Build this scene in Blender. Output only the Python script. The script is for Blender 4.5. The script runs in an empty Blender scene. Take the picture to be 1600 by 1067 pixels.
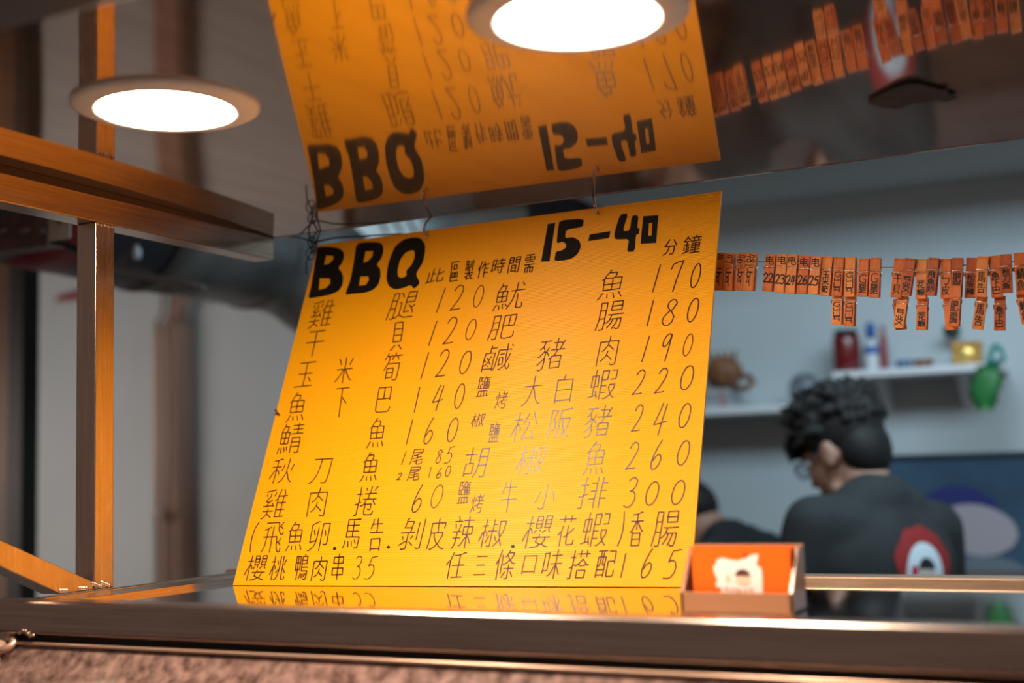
import bpy, math, random
import numpy as np
from mathutils import Vector, Matrix
R_ = random.Random(7)
SC = bpy.context.scene
COL = SC.collection
ZO = 1.45                      # the camera stands 1.45 m above the floor; all coordinates below are relative to it

# ------------------------------------------------------------------ camera, world, light, exposure
RM = np.array([[0.891, 0.0712, 0.4483], [0.453, -0.0766, -0.8882], [-0.0289, 0.9945, -0.1005]])
_x = RM[:, 0] / np.linalg.norm(RM[:, 0]); _y = RM[:, 1] - RM[:, 1] @ _x * _x; _y /= np.linalg.norm(_y)
RM = np.array([_x, _y, np.cross(_x, _y)]).T
FPX = 2000.0
cam = bpy.data.cameras.new('camera'); camo = bpy.data.objects.new('camera', cam); COL.objects.link(camo)
cam.sensor_width = 36; cam.lens = FPX / 1600 * 36; cam.clip_start = 0.02
camo.matrix_world = Matrix.Translation((0, 0, ZO)) @ Matrix([[*RM[i], 0] for i in range(3)] + [[0, 0, 0, 1]])
cam.dof.use_dof = True; cam.dof.focus_distance = 1.56; cam.dof.aperture_fstop = 2.3
SC.camera = camo
SC.view_settings.view_transform = 'Standard'; SC.view_settings.look = 'None'
SC.view_settings.exposure = 0.0; SC.view_settings.gamma = 1.0; SC.view_settings.use_curve_mapping = False
SC.cycles.use_denoising = True
SC.cycles.max_bounces = 8
SC.cycles.sample_clamp_indirect = 6

world = bpy.data.worlds.new('world'); SC.world = world; world.use_nodes = True
wb = world.node_tree.nodes['Background']; wb.inputs[0].default_value = (0.85, 0.60, 0.50, 1); wb.inputs[1].default_value = 0.16

def area(name, loc, size, power, col, rot=(0, 0, 0), sy=None):
    l = bpy.data.lights.new(name, 'AREA'); l.energy = power; l.color = col
    l.shape = 'RECTANGLE'; l.size = size; l.size_y = sy or size
    o = bpy.data.objects.new(name, l); COL.objects.link(o)
    o.location = (loc[0], loc[1], loc[2] + ZO); o.rotation_euler = rot
    return o
area('unseen_room_light', (0.1, 2.2, 1.15), 1.8, 40, (0.68, 0.88, 1.0), rot=(math.radians(38), 0, 0), sy=0.6)  # unseen cool light tilted to brighten the back wall
area('unseen_room_light', (-4.2, 2.2, 0.05), 1.4, 15, (1.0, 0.84, 0.76), rot=(math.radians(70), 0, math.radians(-20)), sy=0.6)  # warm fill added out of view to brighten the left wall
LAMP = 155.0                   # radiance of the canopy downlights

# ------------------------------------------------------------------ pixel rays met with real planes
def ray(x, y):
    return RM @ np.array([x - 800, -(y - 533.5), -FPX])
def onz(x, y, z): d = ray(x, y); return d * z / d[2]
def ony(x, y, Y): d = ray(x, y); return d * Y / d[1]
def onx(x, y, X): d = ray(x, y); return d * X / d[0]

# ------------------------------------------------------------------ helpers
def thing(name, label, cat, loc, group=None, kind=None):
    o = bpy.data.objects.new(name, None); COL.objects.link(o)
    o.empty_display_size = .05
    o.location = (loc[0], loc[1], loc[2] + ZO)
    tag(o, label, cat, group, kind); return o
def tag(o, label=None, cat=None, group=None, kind=None):
    if label: o['label'] = label
    if cat: o['category'] = cat
    if group: o['group'] = group
    if kind: o['kind'] = kind
    return o
def wpos(o):
    v = Vector((0, 0, 0))
    while o is not None: v += o.location; o = o.parent
    return v

class MB:
    def __init__(s): s.v = []; s.f = []; s.sm = []
    def add(s, vs, fs, smooth=False):
        n = len(s.v); s.v += [tuple(float(c) for c in v) for v in vs]
        s.f += [tuple(i + n for i in f) for f in fs]; s.sm += [smooth] * len(fs); return s
    def box(s, x0, x1, y0, y1, z0, z1):
        return s.add([(x, y, z) for x in (x0, x1) for y in (y0, y1) for z in (z0, z1)],
                     [(0, 1, 3, 2), (4, 6, 7, 5), (0, 4, 5, 1), (2, 3, 7, 6), (0, 2, 6, 4), (1, 5, 7, 3)])
    def hexa(s, c):      # 8 corners: bottom quad then top quad
        return s.add(c, [(0, 3, 2, 1), (4, 5, 6, 7), (0, 1, 5, 4), (1, 2, 6, 5), (2, 3, 7, 6), (3, 0, 4, 7)])
    def beam(s, p0, p1, w, h, up=(0, 0, 1)):
        p0, p1 = Vector(p0), Vector(p1); d = (p1 - p0).normalized(); up = Vector(up)
        a = d.cross(up).normalized() * w / 2; b = a.cross(d).normalized() * h / 2
        return s.hexa([p0 - a - b, p0 + a - b, p1 + a - b, p1 - a - b, p0 - a + b, p0 + a + b, p1 + a + b, p1 - a + b])
    def tube(s, pts, r, n=8, cap=True):
        pts = [Vector(p) for p in pts]; rs = r if isinstance(r, (list, tuple)) else [r] * len(pts)
        ring = []; ref = None
        for i, p in enumerate(pts):
            d = (pts[min(i + 1, len(pts) - 1)] - pts[max(i - 1, 0)]).normalized()
            if ref is None: ref = d.orthogonal()
            a = (ref - d * ref.dot(d)).normalized(); ref = a; b = d.cross(a)
            ring += [p + (a * math.cos(2 * math.pi * k / n) + b * math.sin(2 * math.pi * k / n)) * rs[i] for k in range(n)]
        fs = [(i * n + k, i * n + (k + 1) % n, (i + 1) * n + (k + 1) % n, (i + 1) * n + k) for i in range(len(pts) - 1) for k in range(n)]
        s.add(ring, fs, True)
        if cap:
            m = len(s.v) - len(ring); s.f.append(tuple(m + k for k in range(n - 1, -1, -1))); s.sm.append(False)
            s.f.append(tuple(m + (len(pts) - 1) * n + k for k in range(n))); s.sm.append(False)
        return s
    def lathe(s, prof, c, n=48, smooth=True):     # prof: (radius, z)
        vs = [(c[0] + r * math.cos(2 * math.pi * k / n), c[1] + r * math.sin(2 * math.pi * k / n), c[2] + z) for r, z in prof for k in range(n)]
        fs = [(i * n + k, i * n + (k + 1) % n, (i + 1) * n + (k + 1) % n, (i + 1) * n + k) for i in range(len(prof) - 1) for k in range(n)]
        return s.add(vs, fs, smooth)
    def prism(s, poly, off):      # closed 3-D outline extruded by a vector
        n = len(poly); off = Vector(off); vs = [Vector(p) for p in poly]
        return s.add(vs + [v + off for v in vs], [tuple(range(n)), tuple(range(2 * n - 1, n - 1, -1))] + [(i, n + i, n + (i + 1) % n, (i + 1) % n) for i in range(n)])
    def ball(s, c, r, n=16, m=10, rot=None):
        r = r if isinstance(r, (tuple, list)) else (r, r, r); vs = []
        for i in range(m + 1):
            t = math.pi * i / m
            for k in range(n):
                p = Vector((r[0] * math.sin(t) * math.cos(2 * math.pi * k / n), r[1] * math.sin(t) * math.sin(2 * math.pi * k / n), r[2] * math.cos(t)))
                if rot is not None: p = rot @ p
                vs.append(p + Vector(c))
        return s.add(vs, [(i * n + k, (i + 1) * n + k, (i + 1) * n + (k + 1) % n, i * n + (k + 1) % n) for i in range(m) for k in range(n)], True)
    def capsule(s, p0, p1, r0, r1, n=14):
        s.tube([p0, p1], [r0, r1], n); s.ball(p0, r0, n, 8); return s.ball(p1, r1, n, 8)
    def build(s, name, mat, parent=None, bevel=0, local=False, uv=None):
        me = bpy.data.meshes.new(name)
        if local: vs = s.v
        else:
            o0 = wpos(parent) if parent is not None else Vector((0, 0, 0))
            vs = [(x - o0.x, y - o0.y, z + ZO - o0.z) for x, y, z in s.v]
        me.from_pydata(vs, [], s.f); me.update()
        for p, q in zip(me.polygons, s.sm): p.use_smooth = q
        if uv is not None:
            ul = me.uv_layers.new(name='UVMap')
            for l in me.loops: ul.data[l.index].uv = uv[l.vertex_index]
        for m in (mat if isinstance(mat, (list, tuple)) else [mat]): me.materials.append(m)
        o = bpy.data.objects.new(name, me); COL.objects.link(o); o.parent = parent
        if bevel:
            b = o.modifiers.new('bevel', 'BEVEL'); b.width = bevel; b.segments = 3; b.limit_method = 'ANGLE'
        return o
def centre(o):                 # origin of a parentless mesh to its base centre
    vs = [v.co.copy() for v in o.data.vertices]
    c = Vector(((min(v.x for v in vs) + max(v.x for v in vs)) / 2, (min(v.y for v in vs) + max(v.y for v in vs)) / 2, min(v.z for v in vs)))
    for v in o.data.vertices: v.co -= c
    o.location = c; return o

# ------------------------------------------------------------------ materials
MATS = {}
def mat(name, col, rough=.5, metal=0., spec=.5, coat=0, emit=None, trans=0, alpha=1, aniso=0):
    m = bpy.data.materials.new(name); m.use_nodes = True; b = m.node_tree.nodes['Principled BSDF']
    b.inputs['Base Color'].default_value = (*col, 1); b.inputs['Roughness'].default_value = rough
    b.inputs['Metallic'].default_value = metal; b.inputs['Specular IOR Level'].default_value = spec
    b.inputs['Coat Weight'].default_value = coat; b.inputs['Transmission Weight'].default_value = trans
    b.inputs['Alpha'].default_value = alpha; b.inputs['Anisotropic'].default_value = aniso
    if emit: b.inputs['Emission Color'].default_value = (*emit[0], 1); b.inputs['Emission Strength'].default_value = emit[1]
    m['b'] = 1; return m
def nd(m, t, **kw):
    n = m.node_tree.nodes.new(t)
    for k, v in kw.items():
        if k in n.inputs: n.inputs[k].default_value = v
        else: setattr(n, k, v)
    return n
def lk(m, a, b): m.node_tree.links.new(a, b)
def B(m): return m.node_tree.nodes['Principled BSDF']
def mottle(m, c1, c2, scale, sx=(1, 1, 1), detail=4, lo=.35, hi=.65, rough=None, bump=0, coord='Object', dist=.002):
    tc = nd(m, 'ShaderNodeTexCoord'); mp = nd(m, 'ShaderNodeMapping'); mp.inputs['Scale'].default_value = sx
    nz = nd(m, 'ShaderNodeTexNoise'); nz.inputs['Scale'].default_value = scale; nz.inputs['Detail'].default_value = detail
    lk(m, tc.outputs[coord], mp.inputs[0]); lk(m, mp.outputs[0], nz.inputs['Vector'])
    r = nd(m, 'ShaderNodeValToRGB'); r.color_ramp.elements[0].position = lo; r.color_ramp.elements[1].position = hi
    r.color_ramp.elements[0].color = (*c1, 1); r.color_ramp.elements[1].color = (*c2, 1)
    lk(m, nz.outputs['Fac'], r.inputs[0]); lk(m, r.outputs[0], B(m).inputs['Base Color'])
    if rough:
        q = nd(m, 'ShaderNodeMapRange'); q.inputs['To Min'].default_value = rough[0]; q.inputs['To Max'].default_value = rough[1]
        lk(m, nz.outputs['Fac'], q.inputs[0]); lk(m, q.outputs[0], B(m).inputs['Roughness'])
    if bump:
        bp = nd(m, 'ShaderNodeBump'); bp.inputs['Strength'].default_value = bump; bp.inputs['Distance'].default_value = dist
        lk(m, nz.outputs['Fac'], bp.inputs['Height']); lk(m, bp.outputs[0], B(m).inputs['Normal'])
    return m
canopy_steel = mottle(mat('canopy_steel', (.5, .45, .42), .08, .9), (.50, .37, .30), (.62, .48, .40), 5, (6, 1, 1), 6, .3, .7, rough=(.035, .07))
tube_steel = mottle(mat('tube_steel', (.6, .5, .42), .25, 1), (.50, .38, .31), (.64, .50, .42), 40, (8, 8, .25), 4, .3, .7, rough=(.2, .32))
beam_steel = mottle(mat('beam_steel', (.6, .5, .42), .25, 1), (.52, .38, .29), (.66, .50, .39), 40, (8, .25, 8), 4, .3, .7, rough=(.18, .30))
bar_steel = mottle(mat('bar_steel', (.5, .42, .38), .25, 1), (.42, .32, .28), (.54, .43, .38), 40, (.2, 6, 6), 6, .3, .7, rough=(.2, .36))
top_steel = mottle(mat('counter_top_steel', (.6, .55, .5), .06, 1), (.56, .5, .46), (.68, .62, .58), 9, (1, 3, 1), 5, .3, .7, rough=(.03, .08))
weld = mat('weld_bead', (.62, .47, .38), .3, 1)
case_panel = mottle(mat('mottled_case_panel', (.3, .2, .17), .35, coat=.8), (.085, .042, .034), (.33, .19, .155), 75, (1, 1, 1), 9, .33, .68, rough=(.14, .3), bump=.3, dist=.002)
edge_strip = mat('light_edge_strip', (.80, .50, .36), .35, .6)
dark_gap = mat('dark_gap_fill', (.02, .015, .012), .7)  # near-black fill for the gap under the front bar
yellow_board = mat('yellow_corrugated_plastic', (.92, .30, .0), .36, spec=.35)
def _flutes(m):
    uv = nd(m, 'ShaderNodeUVMap'); mp = nd(m, 'ShaderNodeSeparateXYZ'); lk(m, uv.outputs[0], mp.inputs[0])
    a = nd(m, 'ShaderNodeMath', operation='MULTIPLY'); a.inputs[1].default_value = 2 * math.pi * 122; lk(m, mp.outputs[1], a.inputs[0])
    s_ = nd(m, 'ShaderNodeMath', operation='SINE'); lk(m, a.outputs[0], s_.inputs[0])
    p = nd(m, 'ShaderNodeMath', operation='POWER'); ab = nd(m, 'ShaderNodeMath', operation='ABSOLUTE')
    lk(m, s_.outputs[0], ab.inputs[0]); lk(m, ab.outputs[0], p.inputs[0]); p.inputs[1].default_value = .6
    bp = nd(m, 'ShaderNodeBump'); bp.inputs['Strength'].default_value = .45; bp.inputs['Distance'].default_value = .0008
    lk(m, p.outputs[0], bp.inputs['Height']); lk(m, bp.outputs[0], B(m).inputs['Normal'])
    return p
_p = _flutes(yellow_board)
_r = nd(yellow_board, 'ShaderNodeMapRange'); _r.inputs['To Min'].default_value = .82; _r.inputs['To Max'].default_value = 1
lk(yellow_board, _p.outputs[0], _r.inputs[0])
_m = nd(yellow_board, 'ShaderNodeMix', data_type='RGBA', blend_type='MULTIPLY'); _m.inputs[0].default_value = 1
_m.inputs[6].default_value = (.93, .375, .001, 1); lk(yellow_board, _r.outputs[0], _m.inputs[7]); lk(yellow_board, _m.outputs[2], B(yellow_board).inputs['Base Color'])
marker_ink = mat('marker_ink', (.045, .008, .003), .35, spec=.5)
bold_ink = mat('black_marker_ink', (.006, .005, .005), .45, spec=.3)
hook_metal = mat('hook_metal', (.6, .42, .33), .2, 1)
black_wire_m = mat('black_wire', (.02, .02, .025), .5)
rim_white = mat('white_plastic_rim', (.92, .86, .80), .4)
diffuser = mat('lit_diffuser', (1, 1, 1), .5, emit=((1.0, .86, .68), LAMP))
black_tape = mottle(mat('black_tape', (.01, .01, .01), .6), (.006, .005, .005), (.03, .02, .015), 40)
pin_wood = mottle(mat('orange_wood', (.7, .2, .05), .55), (.60, .12, .015), (.82, .21, .035), 120, (3, 1, .35), 5, .3, .7, coord='Object')
pin_wood_b = mottle(mat('pale_orange_wood', (.7, .2, .05), .55), (.76, .22, .045), (.92, .32, .075), 120, (3, 1, .35), 5, .3, .7, coord='Object')
pin_wood_c = mottle(mat('dark_orange_wood', (.7, .2, .05), .55), (.42, .075, .012), (.60, .12, .02), 120, (3, 1, .35), 5, .3, .7, coord='Object')
pin_ink = mat('pin_ink', (.008, .006, .005), .6)
spring_m = mat('spring_wire', (.75, .68, .62), .25, 1)
line_m = mat('line_wire', (.30, .22, .18), .4, .6)
card_orange = mat('orange_card', (.95, .13, .004), .35, coat=.3)
holder_acrylic = mat('brown_tinted_acrylic', (.34, .15, .075), .18, spec=.6)
print_white = mat('print_white', (.85, .78, .72), .5)
print_dark = mat('print_dark', (.10, .03, .025), .5)
print_skin = mat('print_skin', (.80, .55, .40), .5)
print_red = mat('print_orange_red', (.75, .12, .02), .5)
wall_paint = mottle(mat('wall_paint', (.6, .6, .6), .8), (.52, .59, .62), (.57, .64, .67), 1.2, (1, 1, 1), 3)
ceil_paint = mat('ceiling_paint', (.42, .42, .40), .85)
floor_m = mottle(mat('floor_concrete', (.2, .19, .18), .6), (.14, .13, .12), (.26, .24, .22), 6, rough=(.4, .7))
white_shelf_m = mat('white_laminate', (.80, .83, .86), .4)
tan_steel = mottle(mat('tan_steel', (.75, .5, .35), .35, .9), (.60, .40, .27), (.80, .56, .40), 40, (.2, 6, 6), 4, .3, .7, rough=(.25, .4))
# ------------------------------------------------------------------ the room (setting)
def struct(name, mb, m, bevel=0): return tag(mb.build(name, m, bevel=bevel), kind='structure')
FZ = -ZO
struct('floor', MB().box(-6, 3.2, -1.5, 4.1, FZ - .05, FZ), floor_m)
struct('wall_back', MB().box(-6, 3.2, 4.0, 4.1, FZ, 1.3), wall_paint)
struct('wall_left', MB().box(-6.1, -6, -.5, 4.1, FZ, 1.3), wall_paint)
struct('wall_right', MB().box(3.2, 3.3, 1.6, 4.1, FZ, 1.3), wall_paint)
struct('ceiling', MB().box(-6.1, 3.3, 1.7, 4.1, 1.3, 1.36), ceil_paint)
struct('trim_1', MB().box(-1.55, 3.2, 3.35, 4.0, .826, 1.3), ceil_paint)          # soffit above the shelves
fr = MB(); fr.box(-4.56, -4.36, 3.93, 4.0, FZ, 1.25)
struct('trim_2', fr, mat('pale_door_frame', (.62, .56, .52), .6))
# ------------------------------------------------------------------ canopy
HC = .354
can = thing('steel_canopy', 'brushed stainless steel canopy with mirror-like underside over the counter', 'canopy', (-.6, 1.1, HC))
X0, X1, Y0, Y1 = -1.19, .45, .655, 1.515
nx, ny = 70, 40; mb = MB(); vs = []
def warp(x, y):
    e = min(1, (Y1 - y) / .12) ; s_ = math.sin
    return .0077 - .0291 * max(0, y - 1.0) ** 2 + e * (.0007 * s_(x * 5.1 + 1.0) + .0003 * s_(x * 11 + 2 * y) + .0001 * s_(y * 14 + x * 4 + 1.3))
for j in range(ny + 1):
    for i in range(nx + 1):
        x = X0 + (X1 - X0) * i / nx; y = Y0 + (Y1 - Y0) * j / ny; vs.append((x, y, HC + warp(x, y)))
mb.add(vs, [(j * (nx + 1) + i, (j + 1) * (nx + 1) + i, (j + 1) * (nx + 1) + i + 1, j * (nx + 1) + i + 1) for j in range(ny) for i in range(nx)], True)
mb.build('underside_sheet', canopy_steel, can)
MB().box(X0, X1, Y0, Y1, HC + .010, HC + .03).build('top_sheet', canopy_steel, can)
MB().box(X0, X1, Y1 - .0015, Y1 + .0015, HC - .0008, HC + .03).build('rear_lip', canopy_steel, can)
MB().box(X0, X1, Y0 - .05, Y0, HC - .018, HC + .03).build('front_tube', mat('dark_front_tube', (.16, .16, .18), .35, .8), can, bevel=.002)

def downlight(c, label):
    t = thing('downlight', label, 'ceiling light', (c[0], c[1], HC + .001), 'round downlights in the canopy underside')
    z = HC + .0067
    MB().lathe([(.0640, z - .002), (.0650, z - .0058), (.068, z - .0065), (.083, z - .0040), (.0890, z - .0012), (.0890, z + .0035), (.0640, z + .0035), (.0640, z - .002)], (c[0], c[1], 0), 72).build('rim', rim_white, t)
    n = 72
    d = MB().add([(c[0] + .0641 * math.cos(2 * math.pi * k / n), c[1] + .0641 * math.sin(2 * math.pi * k / n), z - .004) for k in range(n)], [tuple(range(n - 1, -1, -1))])
    d.build('diffuser', diffuser, t)
downlight((-.837, .931), 'lit round white downlight in the canopy nearest the left end beam')
downlight((-.393, .911), 'lit round white downlight in the canopy above the yellow board, cut by the frame top')

# tape patch stuck under the canopy
tp = [(95, 305), (170, 265), (290, 205), (400, 155), (500, 128), (590, 130), (700, 165), (800, 190), (880, 185), (850, 215), (960, 260), (860, 300), (760, 285), (640, 305), (500, 330), (380, 375), (240, 360), (130, 330)]
tp = [(1340 + a / 6.154, 110 + b / 6.154) for a, b in tp]
pl = [onz(a, b, HC + warp(-.25, 1.33) - .0022) for a, b in tp]
t_ = MB().prism(pl, (0, 0, .0012)).build('tape_patch', black_tape)
centre(tag(t_, 'ragged torn black tape patch stuck to the underside of the steel canopy', 'tape'))

# ------------------------------------------------------------------ cart frame
GT = -.134; RT = -.127
fr = thing('cart_frame', 'welded stainless square-tube frame with post, roof beam and diagonal brace at the left end', 'frame', (-1.17, 1.15, FZ))
MB().box(-1.188, -1.153, .705, 1.512, HC - .034, HC - .001).build('roof_beam', beam_steel, fr, bevel=.0015)
sy = [.705 + .807 * k / 20 for k in range(21)]
mb = MB(); mb.prism([(-1.186, y, HC - .0025) for y in sy] + [(-1.186, y, HC + warp(-1.17, y) - .0004) for y in reversed(sy)], (.0325, 0, 0))
mb.build('beam_seam', mat('dark_seam', (.10, .055, .03), .5, .5), fr)  # dark strip filling the wedge between roof beam and canopy
mb = MB(); mb.box(-1.184, -1.1525, 1.156, 1.188, RT, HC - .034)
mb.build('post', tube_steel, fr, bevel=.0015)
MB().prism([(-1.184, 1.1545, -.1175), (-1.184, 1.1545, RT), (-1.184, 1.103, RT), (-1.184, 1.016, -.0885), (-1.184, .72, .038), (-1.184, .72, .066), (-1.184, 1.015, -.059)], (.0315, 0, 0)).build('diagonal_brace', tube_steel, fr, bevel=.0015)
for x, y, s in ((-1.1528, 1.108, 1), (-1.1528, 1.138, 1.1), (-1.1525, 1.160, 1.3), (-1.1525, 1.174, 1.2)):
    w = MB()
    for k in range(5): w.ball((x, y + (k - 2) * .0025 * s, RT + .0030 + (.0045 - .0011 * k) * (1 if y > 1.155 else .2)), (.0022, .0022, .0030), 10, 8)
    w.build('weld_bead', weld, fr)
w = MB()
for k in range(5): w.ball((-1.1525, 1.160 + k * .006, HC - .036 - .0008 * (k % 2)), (.002, .0032, .002), 8, 6)
w.build('weld_bead', weld, fr)
for x in (-1.1705,):     # legs under the counter line up with the end frame
    for y in (1.055, 1.455): MB().box(x - .0175, x + .0175, y - .0175, y + .0175, FZ, RT - .034).build('leg', tube_steel, fr, bevel=.0015)

ctr = thing('counter', 'stainless steel counter top with raised tube edging around a mirror-smooth sheet', 'counter', (-.4, 1.25, FZ))
MB().box(-1.096, .45, 1.062, 1.442, GT - .003, GT).build('top_sheet', top_steel, ctr)
MB().box(-1.190, .45, 1.029, 1.064, RT - .036, RT).build('front_bar', bar_steel, ctr, bevel=.004)
MB().box(-1.190, .45, 1.441, 1.476, RT - .036, RT + .0005).build('rear_bar', tan_steel, ctr, bevel=.002)
MB().box(-1.152, -1.140, 1.064, 1.441, RT - .036, RT).build('side_bar', beam_steel, ctr, bevel=.0015)
MB().box(-1.140, -1.094, 1.064, 1.441, RT - .01, RT - .0015).build('edge_angle', beam_steel, ctr, bevel=.001)
w = MB()
for k in range(6): w.ball((-1.135 + k * .004, 1.0285, RT - .0345 + .003 * math.sin(k * 1.1)), (.0026, .002, .002), 8, 6)
w.build('weld_bead', weld, ctr)

case = thing('display_case', 'mottled brown sloping-fronted display case under the counter bar', 'display case', (-.4, 1.2, FZ))
MB().box(-1.15, .45, 1.040, 1.43, RT - .044, RT - .0365).build('gap_fill', dark_gap, case)
MB().box(-1.145, .45, 1.030, 1.05, RT - .0475, RT - .044).build('top_strip', edge_strip, case, bevel=.001)
mb = MB(); prof = []
for k in range(9):
    a = k / 8; prof.append((1.034 - .19 * a ** 1.25, RT - .047 - .13 * a ** .85 - .05 * a * a))
vs = [(x, y, z) for x in (-1.165, .45) for y, z in prof]; n = len(prof)
mb.add(vs, [(k, k + 1, n + k + 1, n + k) for k in range(n - 1)], True)
mb.build('front_panel', case_panel, case)
mb = MB(); mb.box(-1.14, .45, 1.09, 1.43, FZ + .1, RT - .30)
mb.build('body', case_panel, case)
fm = MB(); fm.tube([(-1.168, y - .001, z + .001) for y, z in prof], .0085, 8)
fm.build('end_trim', edge_strip, case)
fm = MB(); fm.tube([(-1.158, 1.040, RT - .041), (-1.150, 1.034, RT - .043), (-1.146, 1.031, RT - .046), (-1.149, 1.027, RT - .050), (-1.158, 1.020, RT - .054)], .0045, 8)
fm.build('corner_trim', edge_strip, case)

# ------------------------------------------------------------------ the yellow board
PBL, PBR = onz(364, 914, GT + .0008), onz(1079, 917, GT + .0008)
PTL, PTR = ony(496.5, 383, 1.498), ony(1127, 298.5, 1.502)
BW, BH = .595, .509
def P(u, v): return (1 - v) * ((1 - u) * PBL + u * PBR) + v * ((1 - u) * PTL + u * PTR)
def PN(u, v):
    du = (1 - v) * (PBR - PBL) + v * (PTR - PTL); dv = (1 - u) * (PTL - PBL) + u * (PTR - PBR)
    n = np.cross(du, dv); return n / np.linalg.norm(n)
_s = 1 if PN(.5, .5)[1] < 0 else -1
def board_uv(px, py):        # the point of the board a pixel's ray meets
    d = ray(px, py); t, u, v = 1.5 / np.linalg.norm(d), .5, .5
    for _ in range(12):
        F = t * d - P(u, v)
        du = (1 - v) * (PBR - PBL) + v * (PTR - PTL); dv = (1 - u) * (PTL - PBL) + u * (PTR - PBR)
        dx = np.linalg.solve(np.array([d, -du, -dv]).T, -F); t, u, v = t + dx[0], u + dx[1], v + dx[2]
    return u, v
def bp(u, v, off): return P(u, v) + PN(u, v) * _s * off
board = thing('menu_board', 'yellow corrugated plastic price board handwritten in Chinese and headed BBQ 15-40', 'sign', (P(.5, 0) + P(.5, 0)) / 2)
nu, nv = 16, 16; mb = MB(); vs = []; uv = []
for off in (0, -.004):
    for j in range(nv + 1):
        for i in range(nu + 1): vs.append(bp(i / nu, j / nv, off)); uv.append((i / nu, j / nv))
N1 = (nu + 1) * (nv + 1); q = lambda i, j, s: s * N1 + j * (nu + 1) + i
fs = [(q(i, j, 0), q(i + 1, j, 0), q(i + 1, j + 1, 0), q(i, j + 1, 0)) for j in range(nv) for i in range(nu)]
fs += [(q(i, j, 1), q(i, j + 1, 1), q(i + 1, j + 1, 1), q(i + 1, j, 1)) for j in range(nv) for i in range(nu)]
fs += [(q(i, 0, 0), q(i, 0, 1), q(i + 1, 0, 1), q(i + 1, 0, 0)) for i in range(nu)] + [(q(i, nv, 0), q(i + 1, nv, 0), q(i + 1, nv, 1), q(i, nv, 1)) for i in range(nu)]
fs += [(q(0, j, 0), q(0, j + 1, 0), q(0, j + 1, 1), q(0, j, 1)) for j in range(nv)] + [(q(nu, j, 0), q(nu, j, 1), q(nu, j + 1, 1), q(nu, j + 1, 0)) for j in range(nv)]
mb.add(vs, fs); mb.build('sheet', yellow_board, board, uv=uv)
mb = MB()      # brown scorch mark on the left edge
for cx, cy, r in ((433, 646, 3.2), (431, 641, 2.2), (436, 648, 2)):
    ps = [board_uv(cx + r * math.cos(a) * (1 + .3 * math.sin(3 * a)), cy + r * math.sin(a)) for a in [k * math.pi / 6 for k in range(12)]]
    mb.add([bp(u, v, .0003) for u, v in ps], [tuple(range(12))])
mb.build('scorch_mark', mat('scorch_brown', (.12, .03, .005), .6), board)

# ---- strokes (handwriting as polylines in a unit box)
# The characters' strokes come from the outlines of Blender's own built-in font, filled on a small grid and thinned to one line
def raster(ch, N=150):
    c = bpy.data.curves.new('glyph', 'FONT'); c.body = ch; c.resolution_u = 5
    o = bpy.data.objects.new('glyph', c); COL.objects.link(o); bpy.context.view_layer.update()
    m = bpy.data.meshes.new_from_object(o.evaluated_get(bpy.context.evaluated_depsgraph_get()))
    bpy.data.objects.remove(o); bpy.data.curves.remove(c); m.calc_loop_triangles()
    V = np.array([v.co[:2] for v in m.vertices]); lo = V.min(0); hi = V.max(0); s = (N - 1) / max(hi - lo)
    V = (V - lo) * s + 3; W, H = (np.ceil((hi - lo) * s).astype(int) + 7)
    img = np.zeros((H, W), bool); yy, xx = np.mgrid[0:H, 0:W]
    for t in m.loop_triangles:
        T = [V[i] for i in t.vertices]
        x0, y0 = np.floor(np.min(T, 0)).astype(int); x1, y1 = np.ceil(np.max(T, 0)).astype(int)
        X = xx[y0:y1 + 1, x0:x1 + 1]; Y = yy[y0:y1 + 1, x0:x1 + 1]
        e = [(b[0] - a[0]) * (Y - a[1]) - (b[1] - a[1]) * (X - a[0]) for a, b in ((T[0], T[1]), (T[1], T[2]), (T[2], T[0]))]
        img[y0:y1 + 1, x0:x1 + 1] |= ((e[0] >= 0) & (e[1] >= 0) & (e[2] >= 0)) | ((e[0] <= 0) & (e[1] <= 0) & (e[2] <= 0))
    bpy.data.meshes.remove(m)
    return img
def thin(I):
    I = I.astype(np.uint8)
    while True:
        ch = False
        for st in (0, 1):
            Q = np.pad(I, 1); p = [Q[0:-2, 1:-1], Q[0:-2, 2:], Q[1:-1, 2:], Q[2:, 2:], Q[2:, 1:-1], Q[2:, :-2], Q[1:-1, :-2], Q[:-2, :-2]]
            nb = sum(x.astype(int) for x in p); tr = sum(((p[i] == 0) & (p[(i + 1) % 8] == 1)).astype(int) for i in range(8))
            c = (p[0] * p[2] * p[4] == 0) & (p[2] * p[4] * p[6] == 0) if st == 0 else (p[0] * p[2] * p[6] == 0) & (p[0] * p[4] * p[6] == 0)
            d = (I == 1) & (nb >= 2) & (nb <= 6) & (tr == 1) & c
            if d.any(): I = I * (1 - d); ch = True
        if not ch: return I.astype(bool)
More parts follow.
